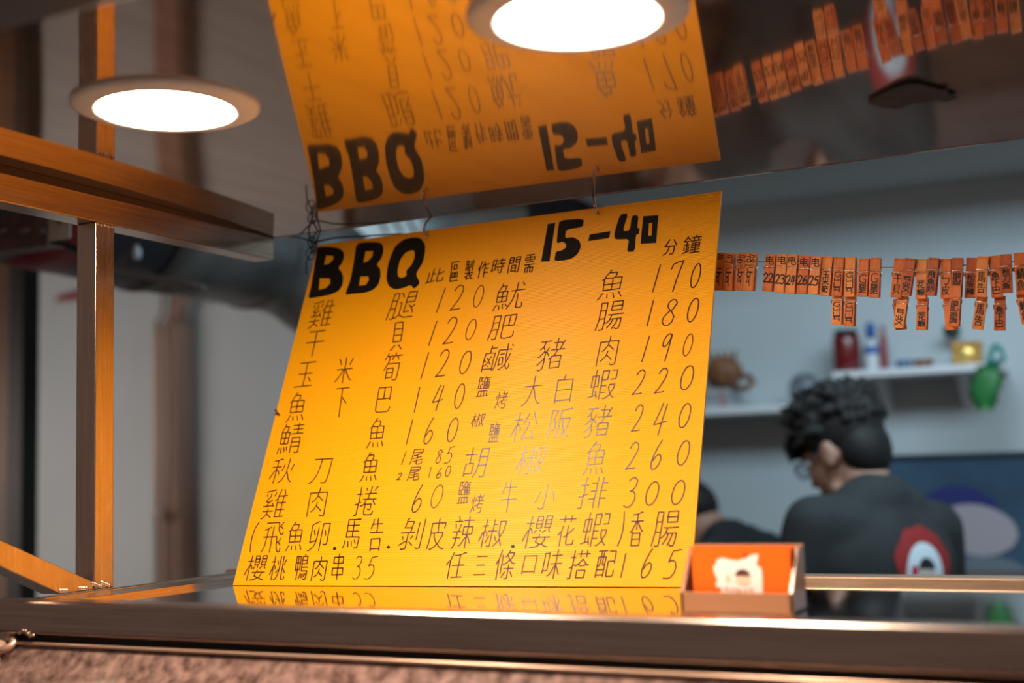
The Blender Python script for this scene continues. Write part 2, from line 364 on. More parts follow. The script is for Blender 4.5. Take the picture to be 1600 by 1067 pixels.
def trace(S):
    pts = {(int(x), int(y)) for y, x in zip(*np.nonzero(S))}
    def near(p):
        x, y = p; r = [(x + a, y + b) for a, b in ((1, 0), (-1, 0), (0, 1), (0, -1)) if (x + a, y + b) in pts]
        return r + [(x + a, y + b) for a in (-1, 1) for b in (-1, 1) if (x + a, y + b) in pts and (x + a, y) not in pts and (x, y + b) not in pts]
    G = {p: near(p) for p in sorted(pts)}; used = set(); paths = []
    def walk(a, b):
        path = [a, b]; used.update(((a, b), (b, a)))
        while len(G[path[-1]]) == 2:
            nxt = [n for n in G[path[-1]] if n != path[-2]]
            if not nxt or (path[-1], nxt[0]) in used: break
            used.update(((path[-1], nxt[0]), (nxt[0], path[-1]))); path.append(nxt[0])
        return path
    for two in (False, True):
        for p in G:
            if (len(G[p]) == 2) == two:
                for n in G[p]:
                    if (p, n) not in used: paths.append(walk(p, n))
    return [p for p in paths if len(p) > 3 and not (len(p) < 9 and (len(G[p[0]]) == 1) != (len(G[p[-1]]) == 1))]
def simplify(p, eps=2.3):
    p = np.array(p, float)
    if len(p) < 3: return p
    a, b = p[0], p[-1]; d = b - a; L = np.hypot(*d)
    k = np.hypot(*(p - a).T) if L < 1e-6 else np.abs(d[0] * (p[:, 1] - a[1]) - d[1] * (p[:, 0] - a[0])) / L
    i = int(k.argmax())
    if k[i] < eps: return np.array([a, b])
    return np.vstack([simplify(p[:i + 1], eps)[:-1], simplify(p[i:], eps)])
GLY = {}
def glyph(ch):
    if ch not in GLY:
        q = [simplify(p) for p in trace(thin(raster(ch)))]; al = np.vstack(q); lo = al.min(0); sc = np.maximum(al.max(0) - lo, 1)
        if ch == 'ㄧ': sc = np.array([max(sc)] * 2)
        GLY[ch] = [[((x - lo[0]) / sc[0], (y - lo[1]) / sc[1]) for x, y in p] for p in q]
    return GLY[ch]
ell = lambda cx, cy, rx, ry, n=18, a0=100: [(cx + rx * math.cos(math.radians(a0 + 360 * k / n)), cy + ry * math.sin(math.radians(a0 + 360 * k / n))) for k in range(n + 1)]
GLY.update({
    '0': [ell(.5, .5, .5, .5, 20)], '1': [[(0, 0), (0, 1)]],
    '2': [[(.02, .80), (.14, .92), (.35, 1), (.62, 1), (.85, .92), (.92, .78), (.82, .60), (.58, .38), (.3, .18), (0, .02), (.35, .04), (.7, .03), (1, .05)]],
    '3': [[(.05, .90), (.3, 1), (.65, 1), (.9, .90), (.88, .74), (.68, .62), (.38, .54), (.7, .54), (.93, .44), (1, .28), (.88, .11), (.6, .01), (.3, 0), (0, .06)]],
    '4': [[(.42, 1), (.2, .62), (0, .34), (.35, .36), (1, .42)], [(.78, .95), (.66, .5), (.58, 0)]],
    '5': [[(1, 1), (.65, .97), (.35, .96), (.26, .78), (.16, .58), (.45, .64), (.75, .58), (.9, .42), (.88, .22), (.68, .06), (.38, 0), (0, .03)]],
    '6': [[(.72, 1), (.42, .78), (.16, .52), (.02, .28), (.06, .1), (.26, 0), (.56, .02), (.85, .14), (1, .32), (.92, .46), (.68, .52), (.4, .46), (.14, .3)]],
    '7': [[(0, .76), (.1, .92), (.5, .97), (1, 1), (.86, .72), (.72, .38), (.62, 0)]],
    '8': [[(.95, .84), (.78, .97), (.5, 1), (.25, .90), (.22, .74), (.42, .62), (.7, .5), (.95, .32), (.9, .12), (.62, 0), (.28, .02), (.04, .16), (.08, .34), (.36, .5), (.72, .62), (.95, .84)]],
    '9': [[(.95, .93), (.7, 1), (.36, .95), (.08, .78), (.05, .60), (.24, .52), (.56, .60), (.82, .78), (.95, .97), (.84, .5), (.68, 0)]],
    '(': [[(1, 1), (.4, .8), (.05, .5), (0, .25), (.15, 0)]], ')': [[(.85, 1), (1, .75), (.95, .45), (.6, .2), (0, 0)]],
    '.': [ell(.5, .5, .3, .3, 6), ell(.5, .5, .05, .05, 4)], '-': [[(0, .5), (1, .5)]]})
def ribbon(mb, pts, w, place):      # pts in metres on a surface; place(x, y) -> 3-D
    for (x0, y0), (x1, y1) in zip(pts, pts[1:]):
        dx, dy = x1 - x0, y1 - y0; L = math.hypot(dx, dy)
        if L < 1e-6: continue
        a, b = -dy / L * w, dx / L * w
        mb.add([place(x0 + a, y0 + b), place(x0 - a, y0 - b), place(x1 - a, y1 - b), place(x1 + a, y1 + b)], [(0, 1, 2, 3)])
    for x, y in pts: mb.add([place(x + w * math.cos(k * math.pi / 3), y + w * math.sin(k * math.pi / 3)) for k in range(6)], [tuple(range(6))])
def write_char(mb, ch, x0, y0, x1, y1, w=.00072, extra=.16):
    cx, cy = (x0 + x1) / 2, (y0 + y1) / 2; wd, h = x1 - x0, y1 - y0
    sl = min(.16, max(0, (898 - cy) / (cx + 3368)) + .035); lean = (1400 - cx) / (cy + 3223) + (extra if ch.isdigit() else .09)
    if ch in '1': Wd, H = .01, h; lean = wd / h; sl = 0
    elif ch in '()': Wd, H = wd * .5, h; lean = wd * .5 / h; sl = 0
    elif ch == '.': Wd, H, lean, sl = wd, h, 0, 0
    else:
        H = h; 
        for _ in range(4): Wd = wd - lean * H; Wd = max(Wd, (.6 if ch.isdigit() else .76) * wd); H = h - sl * Wd
        lean = (wd - Wd) / H
    for st in glyph(ch):
        pts = []
        for u, v in st:
            u += R_.uniform(-.012, .012) if ch not in '1' else 0
            a, b = board_uv(x0 + Wd * u + lean * H * v, y1 - sl * Wd * u - H * v); pts.append((a * BW, b * BH))
        ribbon(mb, pts, w, lambda x, y: bp(x / BW, y / BH, .0004))
ROWS = [
 (.0009, [('此',664.7,417.8,697.5,442.7),('區',703,408.6,718.5,440),('製',725,406,742,437.5),('作',745,407,766,435),('時',767,403,791,428),('間',793,401,814,427),('需',818,397,837,427),('分',1036,373,1059.5,399),('鐘',1066,366.6,1097.5,397)]),
 (0, [('雞',481,467.6,525.6,513.6),('腿',603,454.5,655.5,500.5),('1',682,450.6,696,488.6),('2',702.8,445,727.7,486),('0',737,445,759,481),('魷',769.7,438.8,825,486),('魚',933.5,419,979.4,469),('1',1020,414,1032,456),('7',1041,407,1068.6,457),('0',1076.5,411,1098,450.6)]),
 (0, [('干',474,516,510,558),('貝',609.6,503,633,547.7),('1',670,501.8,683,539.8),('2',692,495,717,538.5),('0',725,498,747.4,532),('肥',762,490,810,532),('腸',929.6,469,978,517.5),('1',1011,470,1021,509.6),('8',1032,466.8,1060.8,509.6),('0',1071,465,1095,504)]),
 (0, [('玉',460,565,495,605),('米',522.5,557.5,555,600),('筍',596,550,630,596),('1',657.5,551,670,592.5),('2',680,546,705,590),('0',715,547.5,740,585),('鹹',752,536,804,581),('豬',836,527,886,580),('肉',931,524,969,572.5),('1',1003,525,1015,565),('9',1030,521,1051.6,565),('0',1064.7,521,1085.7,557)]),
 (0, [('魚',447.5,612.5,481,659),('下',520,605.5,546,652.5),('巴',586,604,615,645),('1',647.5,605,656,644),('4',672.5,601,697.5,642.5),('0',707.5,599,729,639),('鹽',744,587.5,767.5,620),('烤',772.5,611,795,639),('大',815,586,851,634),('白',866,584,897.5,630),('蝦',917.5,575,967.5,626),('2',987.5,577.5,1011,617.5),('2',1022.5,575,1046,615),('0',1060,570.5,1087.5,610)]),
 (0, [('鯖',432.5,660,477.5,710),('魚',572.5,652.5,606,700),('1',635,656,645,694),('6',661,652.5,681,694),('0',696,652.5,719,691),('椒',735,645,759,667.5),('鹽',762.5,661,782.5,691),('松',796,642.5,842.5,690),('阪',854,637.5,897.5,686),('豬',910,632.5,959,684),('2',986,632.5,1007.5,675),('4',1017.5,629,1047.5,681),('0',1057.5,629.5,1082.5,669)]),
 (0, [('秋',419,715,464,756),('刀',482.5,716,520,756),('魚',562.5,706,595,752.5),('1',627.5,705,635,726),('尾',640,701,664,726),('8',680,702.5,692.5,724),('5',694,697.5,711,724),('2',620,739,629,750),('尾',636,729,659,751),('1',670,730,674,746),('6',681,731,692.5,747.5),('0',695,727.5,706,745),('胡',721,697.5,766,747.5),('椒',804,694,856,742.5),('魚',910,689,951,742),('2',977.5,691,1001,734),('6',1015,687.5,1039,734),('0',1055,688,1081,727.5)]),
 (0, [('雞',407.5,764,452.5,811),('肉',479,761,514,807.5),('捲',551,760,592.5,806),('6',642.5,757.5,664,801),('0',670,757.5,696,794),('鹽',714,751,736.5,786.5),('烤',734,772,757.5,802),('牛',780,750,810,801),('小',833.5,756,871.6,795.6),('排',900.5,744.5,953,795.6),('3',974,746,999,793),('0',1005.5,752,1033,790),('0',1046,750,1073.7,789)]),
 (0, [('(',390,816,405,862.5),('飛',407.5,816,446,864),('魚',446,815,477.5,861),('卵',480,814,517.5,861),('.',520,854,526,860),('馬',535,811,566,857.5),('告',575,810,601,861),('.',604,852,610,858),('剝',621,809,666,859),('皮',666,809,701,859),('辣',703.6,806,743,857),('椒',745.6,810,793,856),('.',798,851,805,857),('櫻',814,805,866,857),('花',869,805,902,853),('蝦',905.7,799.5,955.6,854.6),(')',965,799.5,976.6,853),('香',982,799.5,1008,853),('腸',1017,798,1064.5,854.6)]),
 (0, [('櫻',380,867.5,420,907.5),('桃',420,869,450,906),('鴨',459,866,484,906),('肉',486,870,512.5,907.5),('串',517.5,865,539,906),('3',551,869,567.5,905),('5',569,869,591,905),('任',694,862.5,730,904.5),('三',740,869,762.7,898),('條',770.5,858.6,808.6,906),('口',815,868,840,896.7),('味',845,858.6,882,904.5),('搭',886,860,924,904.5),('配',929,860,965,902),('1',970,865,978,902),('6',1000,857,1024,903),('5',1035.6,858.6,1064.5,904.5)])]
for w, row in ROWS:
    for c in row:
        small = (c[4] - c[2]) < 37 and c[0] != '.'
        mb = MB(); write_char(mb, *c, w=.00085 if w else (.00062 if small else .00078))
        mb.build('character', marker_ink, board)
# the bold heading, outlines read off the photograph and laid on the board
HEAD = [
 ((460, 280, 3.811), [(135,405),(200,403),(262,410),(292,430),(298,462),(285,500),(262,528),(280,550),(292,580),(288,630),(262,668),(210,690),(135,703),(82,712),(100,640),(118,540),(130,460)],
   [[(190,455),(235,458),(232,480),(205,505),(178,510)], [(152,590),(212,592),(214,620),(190,648),(146,660)]]),
 ((460, 280, 3.811), [(370,385),(430,375),(500,375),(528,390),(532,430),(520,470),(490,510),(512,535),(515,580),(500,630),(470,660),(420,678),(350,682),(305,690),(315,650),(335,600),(355,490)],
   [[(425,430),(470,428),(465,460),(438,490),(412,498)], [(395,580),(440,578),(445,600),(425,630),(385,635)]]),
 ((460, 280, 3.811), [(700,348),(750,350),(778,385),(780,430),(765,500),(735,545),(725,570),(750,620),(712,655),(695,630),(650,648),(600,658),(565,640),(548,600),(552,540),(570,470),(600,400),(650,360)],
   [[(690,425),(715,425),(718,460),(700,510),(665,545),(670,575),(640,590),(618,580),(615,540),(630,480),(660,440)]]),
 ((780, 280, 3.811), [(290,268),(335,260),(300,490),(250,492)], []),
 ((780, 280, 3.811), [(360,245),(505,235),(500,285),(400,300),(392,352),(440,345),(478,365),(488,400),(470,445),(430,475),(380,485),(328,487),(338,432),(375,425),(400,405),(398,385),(375,372),(342,385),(350,300)], []),
 ((780, 280, 3.811), [(540,330),(663,310),(655,350),(530,370)], []),
 ((780, 280, 3.811), [(720,210),(770,203),(735,310),(778,308),(790,218),(830,215),(822,292),(838,292),(832,328),(815,330),(808,432),(760,434),(775,355),(690,360),(685,325)], []),
 ((780, 280, 3.811), [(858,222),(948,215),(935,380),(842,385)], [[(892,262),(912,260),(908,335),(888,338)]])]
from mathutils.geometry import tessellate_polygon
for (ox, oy, s), outer, holes in HEAD:
    loops = []; allp = []
    for lp in [outer] + holes:
        pts = [board_uv(ox + a / s, oy + b / s) for a, b in lp]
        if lp is outer or True:
            n = len(pts)
            if n > 6:      # round the drawn corners a little
                pts = [q for i in range(n) for q in ((.82 * pts[i][0] + .18 * pts[i - 1][0], .82 * pts[i][1] + .18 * pts[i - 1][1]), (.82 * pts[i][0] + .18 * pts[(i + 1) % n][0], .82 * pts[i][1] + .18 * pts[(i + 1) % n][1]))]
        loops.append([Vector((a, b, 0)) for a, b in pts]); allp += pts
    tri = tessellate_polygon(loops); mb = MB()
    mb.add([bp(a, b, .0005) for a, b in allp], [tuple(t) for t in tri])
    mb.build('character', bold_ink, board)

# ------------------------------------------------------------------ S hooks, black wire knot
for path, lab in ((((670, 369, 1.502), (668, 373, 1.494), (664, 368, 1.4885), (662, 358, 1.4885), (665, 349, 1.494), (671, 343, 1.506), (675, 339, 1.5185)), 'copper-toned wire hook above the Q of the board'),
                  (((937, 331, 1.502), (935, 335, 1.494), (931, 331, 1.4885), (929, 321, 1.490), (928, 312, 1.502), (926, 305, 1.5185)), 'copper-toned wire hook above the 15-40 heading')):
    pts = [ony(*q) for q in path]; e = pts[-1]
    pts += [np.array([e[0], 1.5195, HC + .02]), np.array([e[0], 1.518, HC + .0335]), np.array([e[0], 1.508, HC + .0345])]
    sm2 = [pts[0]] + [q for a, b in zip(pts, pts[1:]) for q in (.75 * a + .25 * b, .25 * a + .75 * b)] + [pts[-1]]
    o = MB().tube(sm2, .0018, 8).build('wire_hook', hook_metal); centre(tag(o, lab, 'hook', 'hooks holding the board to the canopy'))
K = ony(490, 383, 1.503)
kn = MB(); rr = random.Random(3)
kn.tube([K + [-.012, .004, HC - K[2] + .002], K + [-.006, 0, .012], K + [-.001, -.003, .002], K + [.002, -.003, -.004]], .0011, 6)
kn.tube([K + [.006, .004, HC - K[2] + .002], K + [.001, 0, .012], K + [-.002, -.003, .001]], .0011, 6)
kn.tube([K + [.010, .004, HC - K[2] + .002], K + [.008, 0, .01], K + [.006, -.002, -.006], K + [0, -.004, -.010]], .0011, 6)
for i in range(4):
    c = K + [(-.004, .003, -.001, .002)[i], -.002, (-.012, -.004, .004, -.009)[i]]; r = (.008, .006, .007, .005)[i]
    kn.tube([c + [r * math.cos(t), -.0015 * math.sin(t * 2 + i), r * 1.1 * math.sin(t)] for t in [k * 2 * math.pi / 14 + i for k in range(15)]], .0010, 6)
kn.tube([K + [-.004, -.002, -.01], K + [-.010, -.004, -.025], K + [-.011, -.004, -.042]], .0011, 6)
kn.build('wire_knot', black_wire_m)
centre(tag(bpy.data.objects['wire_knot'], 'tangle of black wire tying the top left corner of the yellow board', 'wire'))
cb = MB()
pts = [ony(x, y, Y) for x, y, Y in ((422, 371, 1.53), (445, 369, 1.53), (462, 370, 1.53), (475, 373, 1.52), (489, 378, 1.508), (503, 376, 1.512), (520, 372, 1.52), (545, 370, 1.53), (580, 368, 1.54), (620, 366, 1.55), (660, 366, 1.57))]
cb.tube(pts, .0012, 6); o = cb.build('black_cable', black_wire_m); centre(tag(o, 'thin black cable running from the roof beam past the knot behind the board', 'cable'))
# ------------------------------------------------------------------ clothes line and clothespins
YL = 1.545
lw = MB(); lp = [ony(x, y, YL) for x, y in ((700, 400), (900, 402), (1100, 405), (1190, 408), (1290, 414), (1385, 417), (1480, 416), (1590, 408), (1700, 392))]
lp = [np.array([-1.0, YL, HC - .04])] + lp + [np.array([.45, YL, HC + .01])]
sm_ = []
for a, b in zip(lp, lp[1:]): sm_ += [a + (b - a) * t for t in (0, .5)]
lw.tube(sm_ + [lp[-1]], .0008, 6)
o = lw.build('clothes_line', line_m); centre(tag(o, 'thin wire strung behind the board carrying the row of wooden clothespins', 'wire'))
W4 = lambda a, b: (1100 + a / 6.154, 380 + b / 6.154)
W5 = lambda a, b: (1350 + a / 6.4, 380 + b / 6.4)
# (top x, top y, bottom x, bottom y, share of the length above the spring, writing above, writing below, wood, depth step, label)
PINS = [
 (W4, 155, 95, 145, 455, .36, '41', 'Uber', 0, 0, 'wooden clothespin marked 41, partly behind the right edge of the board'),
 (W4, 255, 100, 245, 460, .34, '47', 'Uber', 0, 0, 'wooden clothespin marked 47, second from the board'),
 (W4, 370, 100, 358, 455, .34, '46', 'Uber', 0, 0, 'wooden clothespin marked 46, overlapped by the one marked 48'),
 (W4, 468, 98, 438, 460, .33, '48', 'Uber', 1, 1, 'wooden clothespin marked 48, slanting over its neighbour'),
 (W4, 650, 110, 615, 465, .34, '电', '22', 0, 0, 'leftmost of the five clothespins marked 电, numbered 22'),
 (W4, 762, 108, 728, 478, .32, '电', '23', 1, 0, 'clothespin numbered 23 under 电, second of five'),
 (W4, 865, 112, 840, 488, .33, '电', '24', 1, 0, 'middle clothespin of the five marked 电, numbered 24'),
 (W4, 980, 125, 950, 488, .34, '电', '26', 0, 0, 'clothespin numbered 26 under 电, fourth of five'),
 (W4, 1090, 128, 1058, 495, .34, '电', '25', 1, 1, 'rightmost of the five clothespins marked 电, numbered 25'),
 (W4, 1200, 130, 1170, 508, .33, '', '玉米筍', 1, 0, 'wooden clothespin marked 玉米筍 beside the numbered ones'),
 (W4, 1310, 138, 1290, 508, .33, '', 'Gㄐㄩㄢ', 0, 0, 'left one of the two top-row wooden clothespins marked G with three phonetic signs'),
 (W4, 1418, 138, 1408, 518, .34, '', 'Gㄐㄩㄢ', 1, 0, 'right one of the two top-row wooden clothespins marked G with three phonetic signs'),
 (W4, 1290, 490, 1285, 785, .20, '', 'Gㄐㄩㄢ', 1, -1, 'left one of the two lower clothespins marked G, hanging from another clothespin'),
 (W4, 1412, 500, 1400, 800, .20, '', 'Gㄐㄩㄢ', 0, -1, 'right one of the two lower clothespins marked G, hanging from another clothespin'),
 (W4, 1545, 150, 1535, 515, .36, '', 'G腿', 0, 0, 'left one of the two wooden clothespins marked G腿'),
 (W5, 120, 150, 105, 545, .33, '', 'G腿', 0, 0, 'right one of the two wooden clothespins marked G腿'),
 (W5, 360, 155, 320, 545, .36, '', '干貝', 0, 0, 'wooden clothespin marked 干貝, left of the slanted dark one'),
 (W5, 470, 155, 415, 525, .32, '', 'ㄧㄢ业ㄨ', 2, 1, 'dark wooden clothespin with phonetic signs, slanting over the one marked 干貝'),
 (W5, 395, 530, 350, 850, .22, '', 'ㄧㄢ业ㄨ', 1, -1, 'pale lower clothespin with phonetic signs, hanging under the slanted dark one'),
 (W5, 345, 560, 372, 865, .16, '', '', 2, -2, 'blank dark clothespin mostly hidden behind the pale slanted lower one'),
 (W5, 580, 160, 575, 560, .34, '', 'ㄧ花蝦', 1, 0, 'pale top-row clothespin marked 花蝦 with another one hanging from it'),
 (W5, 705, 150, 665, 525, .31, '', '飛魚卵', 2, 1, 'dark clothespin marked 飛魚卵, in the pair just right of the fork with the pale slanted one'),
 (W5, 590, 545, 580, 870, .22, '', 'ㄧ花蝦', 0, -1, 'lower wooden clothespin marked 花蝦, hanging from the one above'),
 (W5, 825, 160, 830, 555, .36, '', 'ㄅ皮', 0, 0, 'wooden clothespin marked ㄅ皮, first after the 飛魚卵 one'),
 (W5, 940, 150, 925, 540, .33, '', '肥腸', 2, 1, 'top-row wooden clothespin marked 肥腸, half covered by another'),
 (W5, 850, 545, 880, 870, .20, '', '', 0, -1, 'blank clothespin behind the lower one marked 肥腸'),
 (W5, 925, 425, 900, 835, .32, '', '肥腸', 0, 2, 'lower wooden clothespin marked 肥腸, clipped in front of two others'),
 (W5, 1080, 150, 1060, 550, .36, '', '松阪豬', 2, 0, 'dark upright clothespin marked 松阪豬, touching the pale top-row 馬告 one'),
 (W5, 1190, 135, 1170, 540, .33, '', '馬告', 1, 1, 'top-row pale clothespin marked 馬告'),
 (W5, 1185, 530, 1135, 865, .18, '', '馬告', 1, -1, 'lower slanting pale clothespin marked 馬告'),
 (W5, 1300, 130, 1335, 545, .34, '', '魚下巴', 0, 0, 'top-row clothespin marked 魚下巴, third from the right edge'),
 (W5, 1420, 115, 1430, 500, .31, '', '秋刀魚', 2, 1, 'small dark clothespin marked 秋刀魚, second from the right edge in the top row'),
 (W5, 1360, 530, 1358, 875, .24, '', '魚下巴', 2, -1, 'lower dark clothespin marked 魚下巴'),
 (W5, 1550, 100, 1580, 515, .32, '', '鯖魚', 0, 1, 'top-row clothespin marked 鯖魚 at the right edge of the frame'),
 (W5, 1580, 505, 1640, 800, .18, '', '鯖魚', 0, -1, 'lower clothespin marked 鯖魚 at the right edge of the frame'),
 (W5, 1690, 90, 1700, 480, .33, '', '鹽', 1, 0, 'clothespin just past the right edge of the frame'),
]
PW = .0119
def leg_mesh(L, sp, side):          # a clothespin leg: jaws at the top, tapering to the finger end; side -1 is the front leg
    # profile in (z, outer y) with the inner face resting on the other leg near the spring
    z0, z1 = 0, -L; zs = -L * sp
    pr = [(0, .0040), (-.003, .0048), (zs + .0015, .0050), (zs, .0042), (zs - .0015, .0050), (z1 + .004, .0062), (z1, .0056)]
    inn = [(z1, .0034), (zs - .004, .0006), (zs + .004, .0004), (-.010, .0004), (-.008, .0016), (-.005, .0004), (0, .0008)]
    loop = pr + inn; n = len(loop); m = MB()
    for sx in (-1, 1):
        m.v += [(sx * PW / 2, side * y, z) for z, y in loop]
    m.f += [tuple(range(n)), tuple(range(2 * n - 1, n - 1, -1))] + [(i, n + i, n + (i + 1) % n, (i + 1) % n) for i in range(n)]
    m.sm += [False] * (n + 2)
    return m
def pin(spec, k):
    Wf, ax, ay, bx, by, sp, up_t, lo_t, wood, step, lab = spec
    Y = YL - .006 * step if step > 0 else YL - .0105 * step * .9
    a, b = ony(*Wf(ax, ay), Y), ony(*Wf(bx, by), Y); L = float(np.linalg.norm(a - b))
    t = bpy.data.objects.new('clothespin', None); COL.objects.link(t); t.empty_display_size = .01
    tag(t, lab, 'clothespin', 'wooden clothespins on the wire')
    wm = (pin_wood, pin_wood_b, pin_wood_c)[wood]
    leg_mesh(L, sp, -1).build('leg', wm, t, local=True); leg_mesh(L * .985, sp, 1).build('leg', wm, t, local=True)
    zs = -L * sp; m = MB(); h = PW / 2 + .0007
    m.tube([(-h, -.001, zs - .004), (-h, -.0058, zs - .0005), (-h + .001, -.0060, zs), (h - .001, -.0060, zs), (h, -.0058, zs - .0005), (h, -.001, zs - .004)], .00055, 6)
    m.tube([(-h, -.001, zs - .004), (-h, .0058, zs), (h, .0058, zs), (h, -.001, zs - .004)], .00055, 6)
    m.tube([(-h - .0002, 0, zs - .004), (h + .0008, 0, zs - .004)], .0021, 10)
    m.build('spring', spring_m, t, local=True)
    def text(s, zt, zb, wmax, vert, rot):
        n = len(s)
        for i, ch in enumerate(s):
            m = MB()
            if rot:      # written sideways, reading downwards
                hh = (zt - zb) / n * .86; z0 = zt - (zt - zb) * i / n
                place = lambda x, y: (y * wmax * (.62 if ch in 'er' else 1) - wmax / 2, yf(z0 - x * hh), z0 - x * hh)
                for st in glyph(ch): ribbon2(m, st, place, hh, wmax, .00055)
            elif vert:
                hh = (zt - zb) / n * .86; z0 = zt - (zt - zb) * (i + .93) / n
                place = lambda x, y: (x * wmax - wmax / 2, yf(z0 + y * hh), z0 + y * hh)
                for st in glyph(ch): ribbon2(m, st, place, wmax, hh, .00055)
            else:
                ww = wmax / n * .8; x0 = -wmax / 2 + wmax * i / n + wmax / n * .1; hh = min(ww * 2.3, zt - zb)
                place = lambda x, y: (x0 + x * ww, yf(zb + y * hh), zb + y * hh)
                for st in glyph(ch): ribbon2(m, st, place, ww, hh, .0008)
            if m.f: m.build('character', pin_ink, t, local=True)
    yf = lambda z: -(.0050 + (.0012 * max(0, (zs - .0015) - z) / max(.001, L + zs - .0055) if z < zs else 0)) - .00025
    if up_t: text(up_t, -.002, zs + .0025, .009 if up_t == '电' else .0095, True, up_t != '电')
    if lo_t:
        if lo_t == 'Uber': text(lo_t, zs - .003, -L + .005, .0070, False, True)
        elif lo_t.isdigit(): text(lo_t, zs - .007, -L + .011, .0120, False, False)
        else: text(lo_t, zs - .0022, -L + .0035, .0078, True, False)
    d = Vector(b - a).normalized(); ang = math.atan2(-d.x, -d.z) * -1
    t.matrix_world = Matrix.Translation((a[0], Y, a[2] + ZO)) @ Matrix.Rotation(-math.atan2(d.x, -d.z), 4, 'Y') @ Matrix.Rotation(R_.uniform(-.10, .10), 4, 'Z')
def ribbon2(m, st, place, sx, sy, w):
    pts = [(x, y) for x, y in st]
    for (x0, y0), (x1, y1) in zip(pts, pts[1:]):
        dx, dy = (x1 - x0) * sx, (y1 - y0) * sy; L = math.hypot(dx, dy)
        if L < 1e-6: continue
        ex, ey = dx / L * w / sx * .8, dy / L * w / sy * .8; a, b = -dy / L * w / sx, dx / L * w / sy
        m.add([place(x0 - ex + a, y0 - ey + b), place(x0 - ex - a, y0 - ey - b), place(x1 + ex - a, y1 + ey - b), place(x1 + ex + a, y1 + ey + b)], [(0, 1, 2, 3)])
for k, s in enumerate(PINS): pin(s, k)

# ------------------------------------------------------------------ card holder
YC = 1.142
z = GT
a0, a1 = -.4085, -.3030
ch_ = thing('card_holder', 'brown tinted card holder standing on the counter at the board’s lower right corner', 'card holder', ((a0 + a1) / 2, YC + .02, z))
MB().box(a0, a1, YC - .004, YC, z, -.1155).build('front_lip', holder_acrylic, ch_, bevel=.001)
MB().box(a0, a1, YC, YC + .046, z, z + .003).build('floor_plate', holder_acrylic, ch_, bevel=.0008)
mb = MB(); mb.prism([(a1 - .004, YC - .004, z), (a1 - .004, YC + .046, z), (a1 - .004, YC + .040, -.076), (a1 - .004, YC + .026, -.076), (a1 - .004, YC - .004, -.1155)], (.004, 0, 0)); mb.build('side_panel', holder_acrylic, ch_, bevel=.0008)
mb = MB(); mb.prism([(a0, YC - .004, z), (a0, YC + .046, z), (a0, YC + .040, -.076), (a0, YC + .026, -.076), (a0, YC - .004, -.1155)], (.004, 0, 0)); mb.build('side_panel', holder_acrylic, ch_, bevel=.0008)
MB().box(a0, a1, YC + .040, YC + .044, z, -.0745).build('back_panel', holder_acrylic, ch_, bevel=.0008)
YK = YC + .008; L_, Rr = ony(1083, 900, YK), ony(1236, 900, YK); topz = ony(1160, 855, YK)[2]
stack = thing('business_card_stack', 'stack of orange cards with a white splash emblem, standing in the brown holder', 'cards', ((L_[0] + Rr[0]) / 2, YK + .01, z + .0032))
for k in range(9):
    j = R_.uniform(-.0006, .0006)
    MB().box(L_[0] + j, Rr[0] + j, YK + .0022 * k, YK + .0022 * k + .0016, z + .0035, topz - .0006 * (k % 3)).build('card', card_orange, stack)
def flat(name, pts, m, y, par=stack, Y=None):
    MB().add([ony(1040 + a / 6.667, 840 + b / 6.667, YK) * (y / YK) for a, b in pts], [tuple(range(len(pts)))]).build(name, m, par)
spl = [(495,300),(520,285),(530,235),(560,218),(600,208),(640,222),(700,235),(760,238),(800,222),(850,210),(875,185),(920,175),(965,170),(955,230),(945,285),(985,310),(1002,340),(1010,480),(1010,640),(590,640),(580,520),(530,515),(525,470),(545,440),(520,400),(505,350)]
from mathutils.geometry import tessellate_polygon as _tp
v3 = [Vector(ony(1040 + a / 6.667, 840 + b / 6.667, YK - .0004)) for a, b in spl]
MB().add(v3, [tuple(t) for t in _tp([[Vector((a, b, 0)) for a, b in spl]])]).build('emblem_ground', print_white, stack)
circ = lambda cx, cy, rx, ry, a0=0, a1=360, n=20: [(cx + rx * math.cos(math.radians(a0 + (a1 - a0) * k / n)), cy + ry * math.sin(math.radians(a0 + (a1 - a0) * k / n))) for k in range(n + 1)]
def fl(name, pts, m, y): MB().add([ony(1040 + a / 6.667, 840 + b / 6.667, y) for a, b in pts], [tuple(range(len(pts)))]).build(name, m, stack)
fl('emblem_face', circ(805, 425, 78, 75), print_skin, YK - .0008)
fl('emblem_hair', circ(800, 398, 78, 70, 180, 360), print_dark, YK - .0011)
fl('emblem_mark', circ(650, 420, 26, 42), print_skin, YK - .0008)
fl('emblem_mark', circ(825, 178, 22, 24), mat('print_deep_red', (.45, .03, .01), .5), YK - .0006)
for cx in (640, 705, 770, 835, 890):
    for j in range(3):
        x, y_ = cx + R_.uniform(-16, 16), 560 + R_.uniform(-28, 34); an = R_.uniform(0, 3.1)
        dx, dy = 22 * math.cos(an), 22 * math.sin(an); px_, py_ = -dy * .22, dx * .22
        fl('emblem_stroke', [(x - dx + px_, y_ - dy + py_), (x - dx - px_, y_ - dy - py_), (x + dx - px_, y_ + dy - py_), (x + dx + px_, y_ + dy + py_)], print_red, YK - .0009)

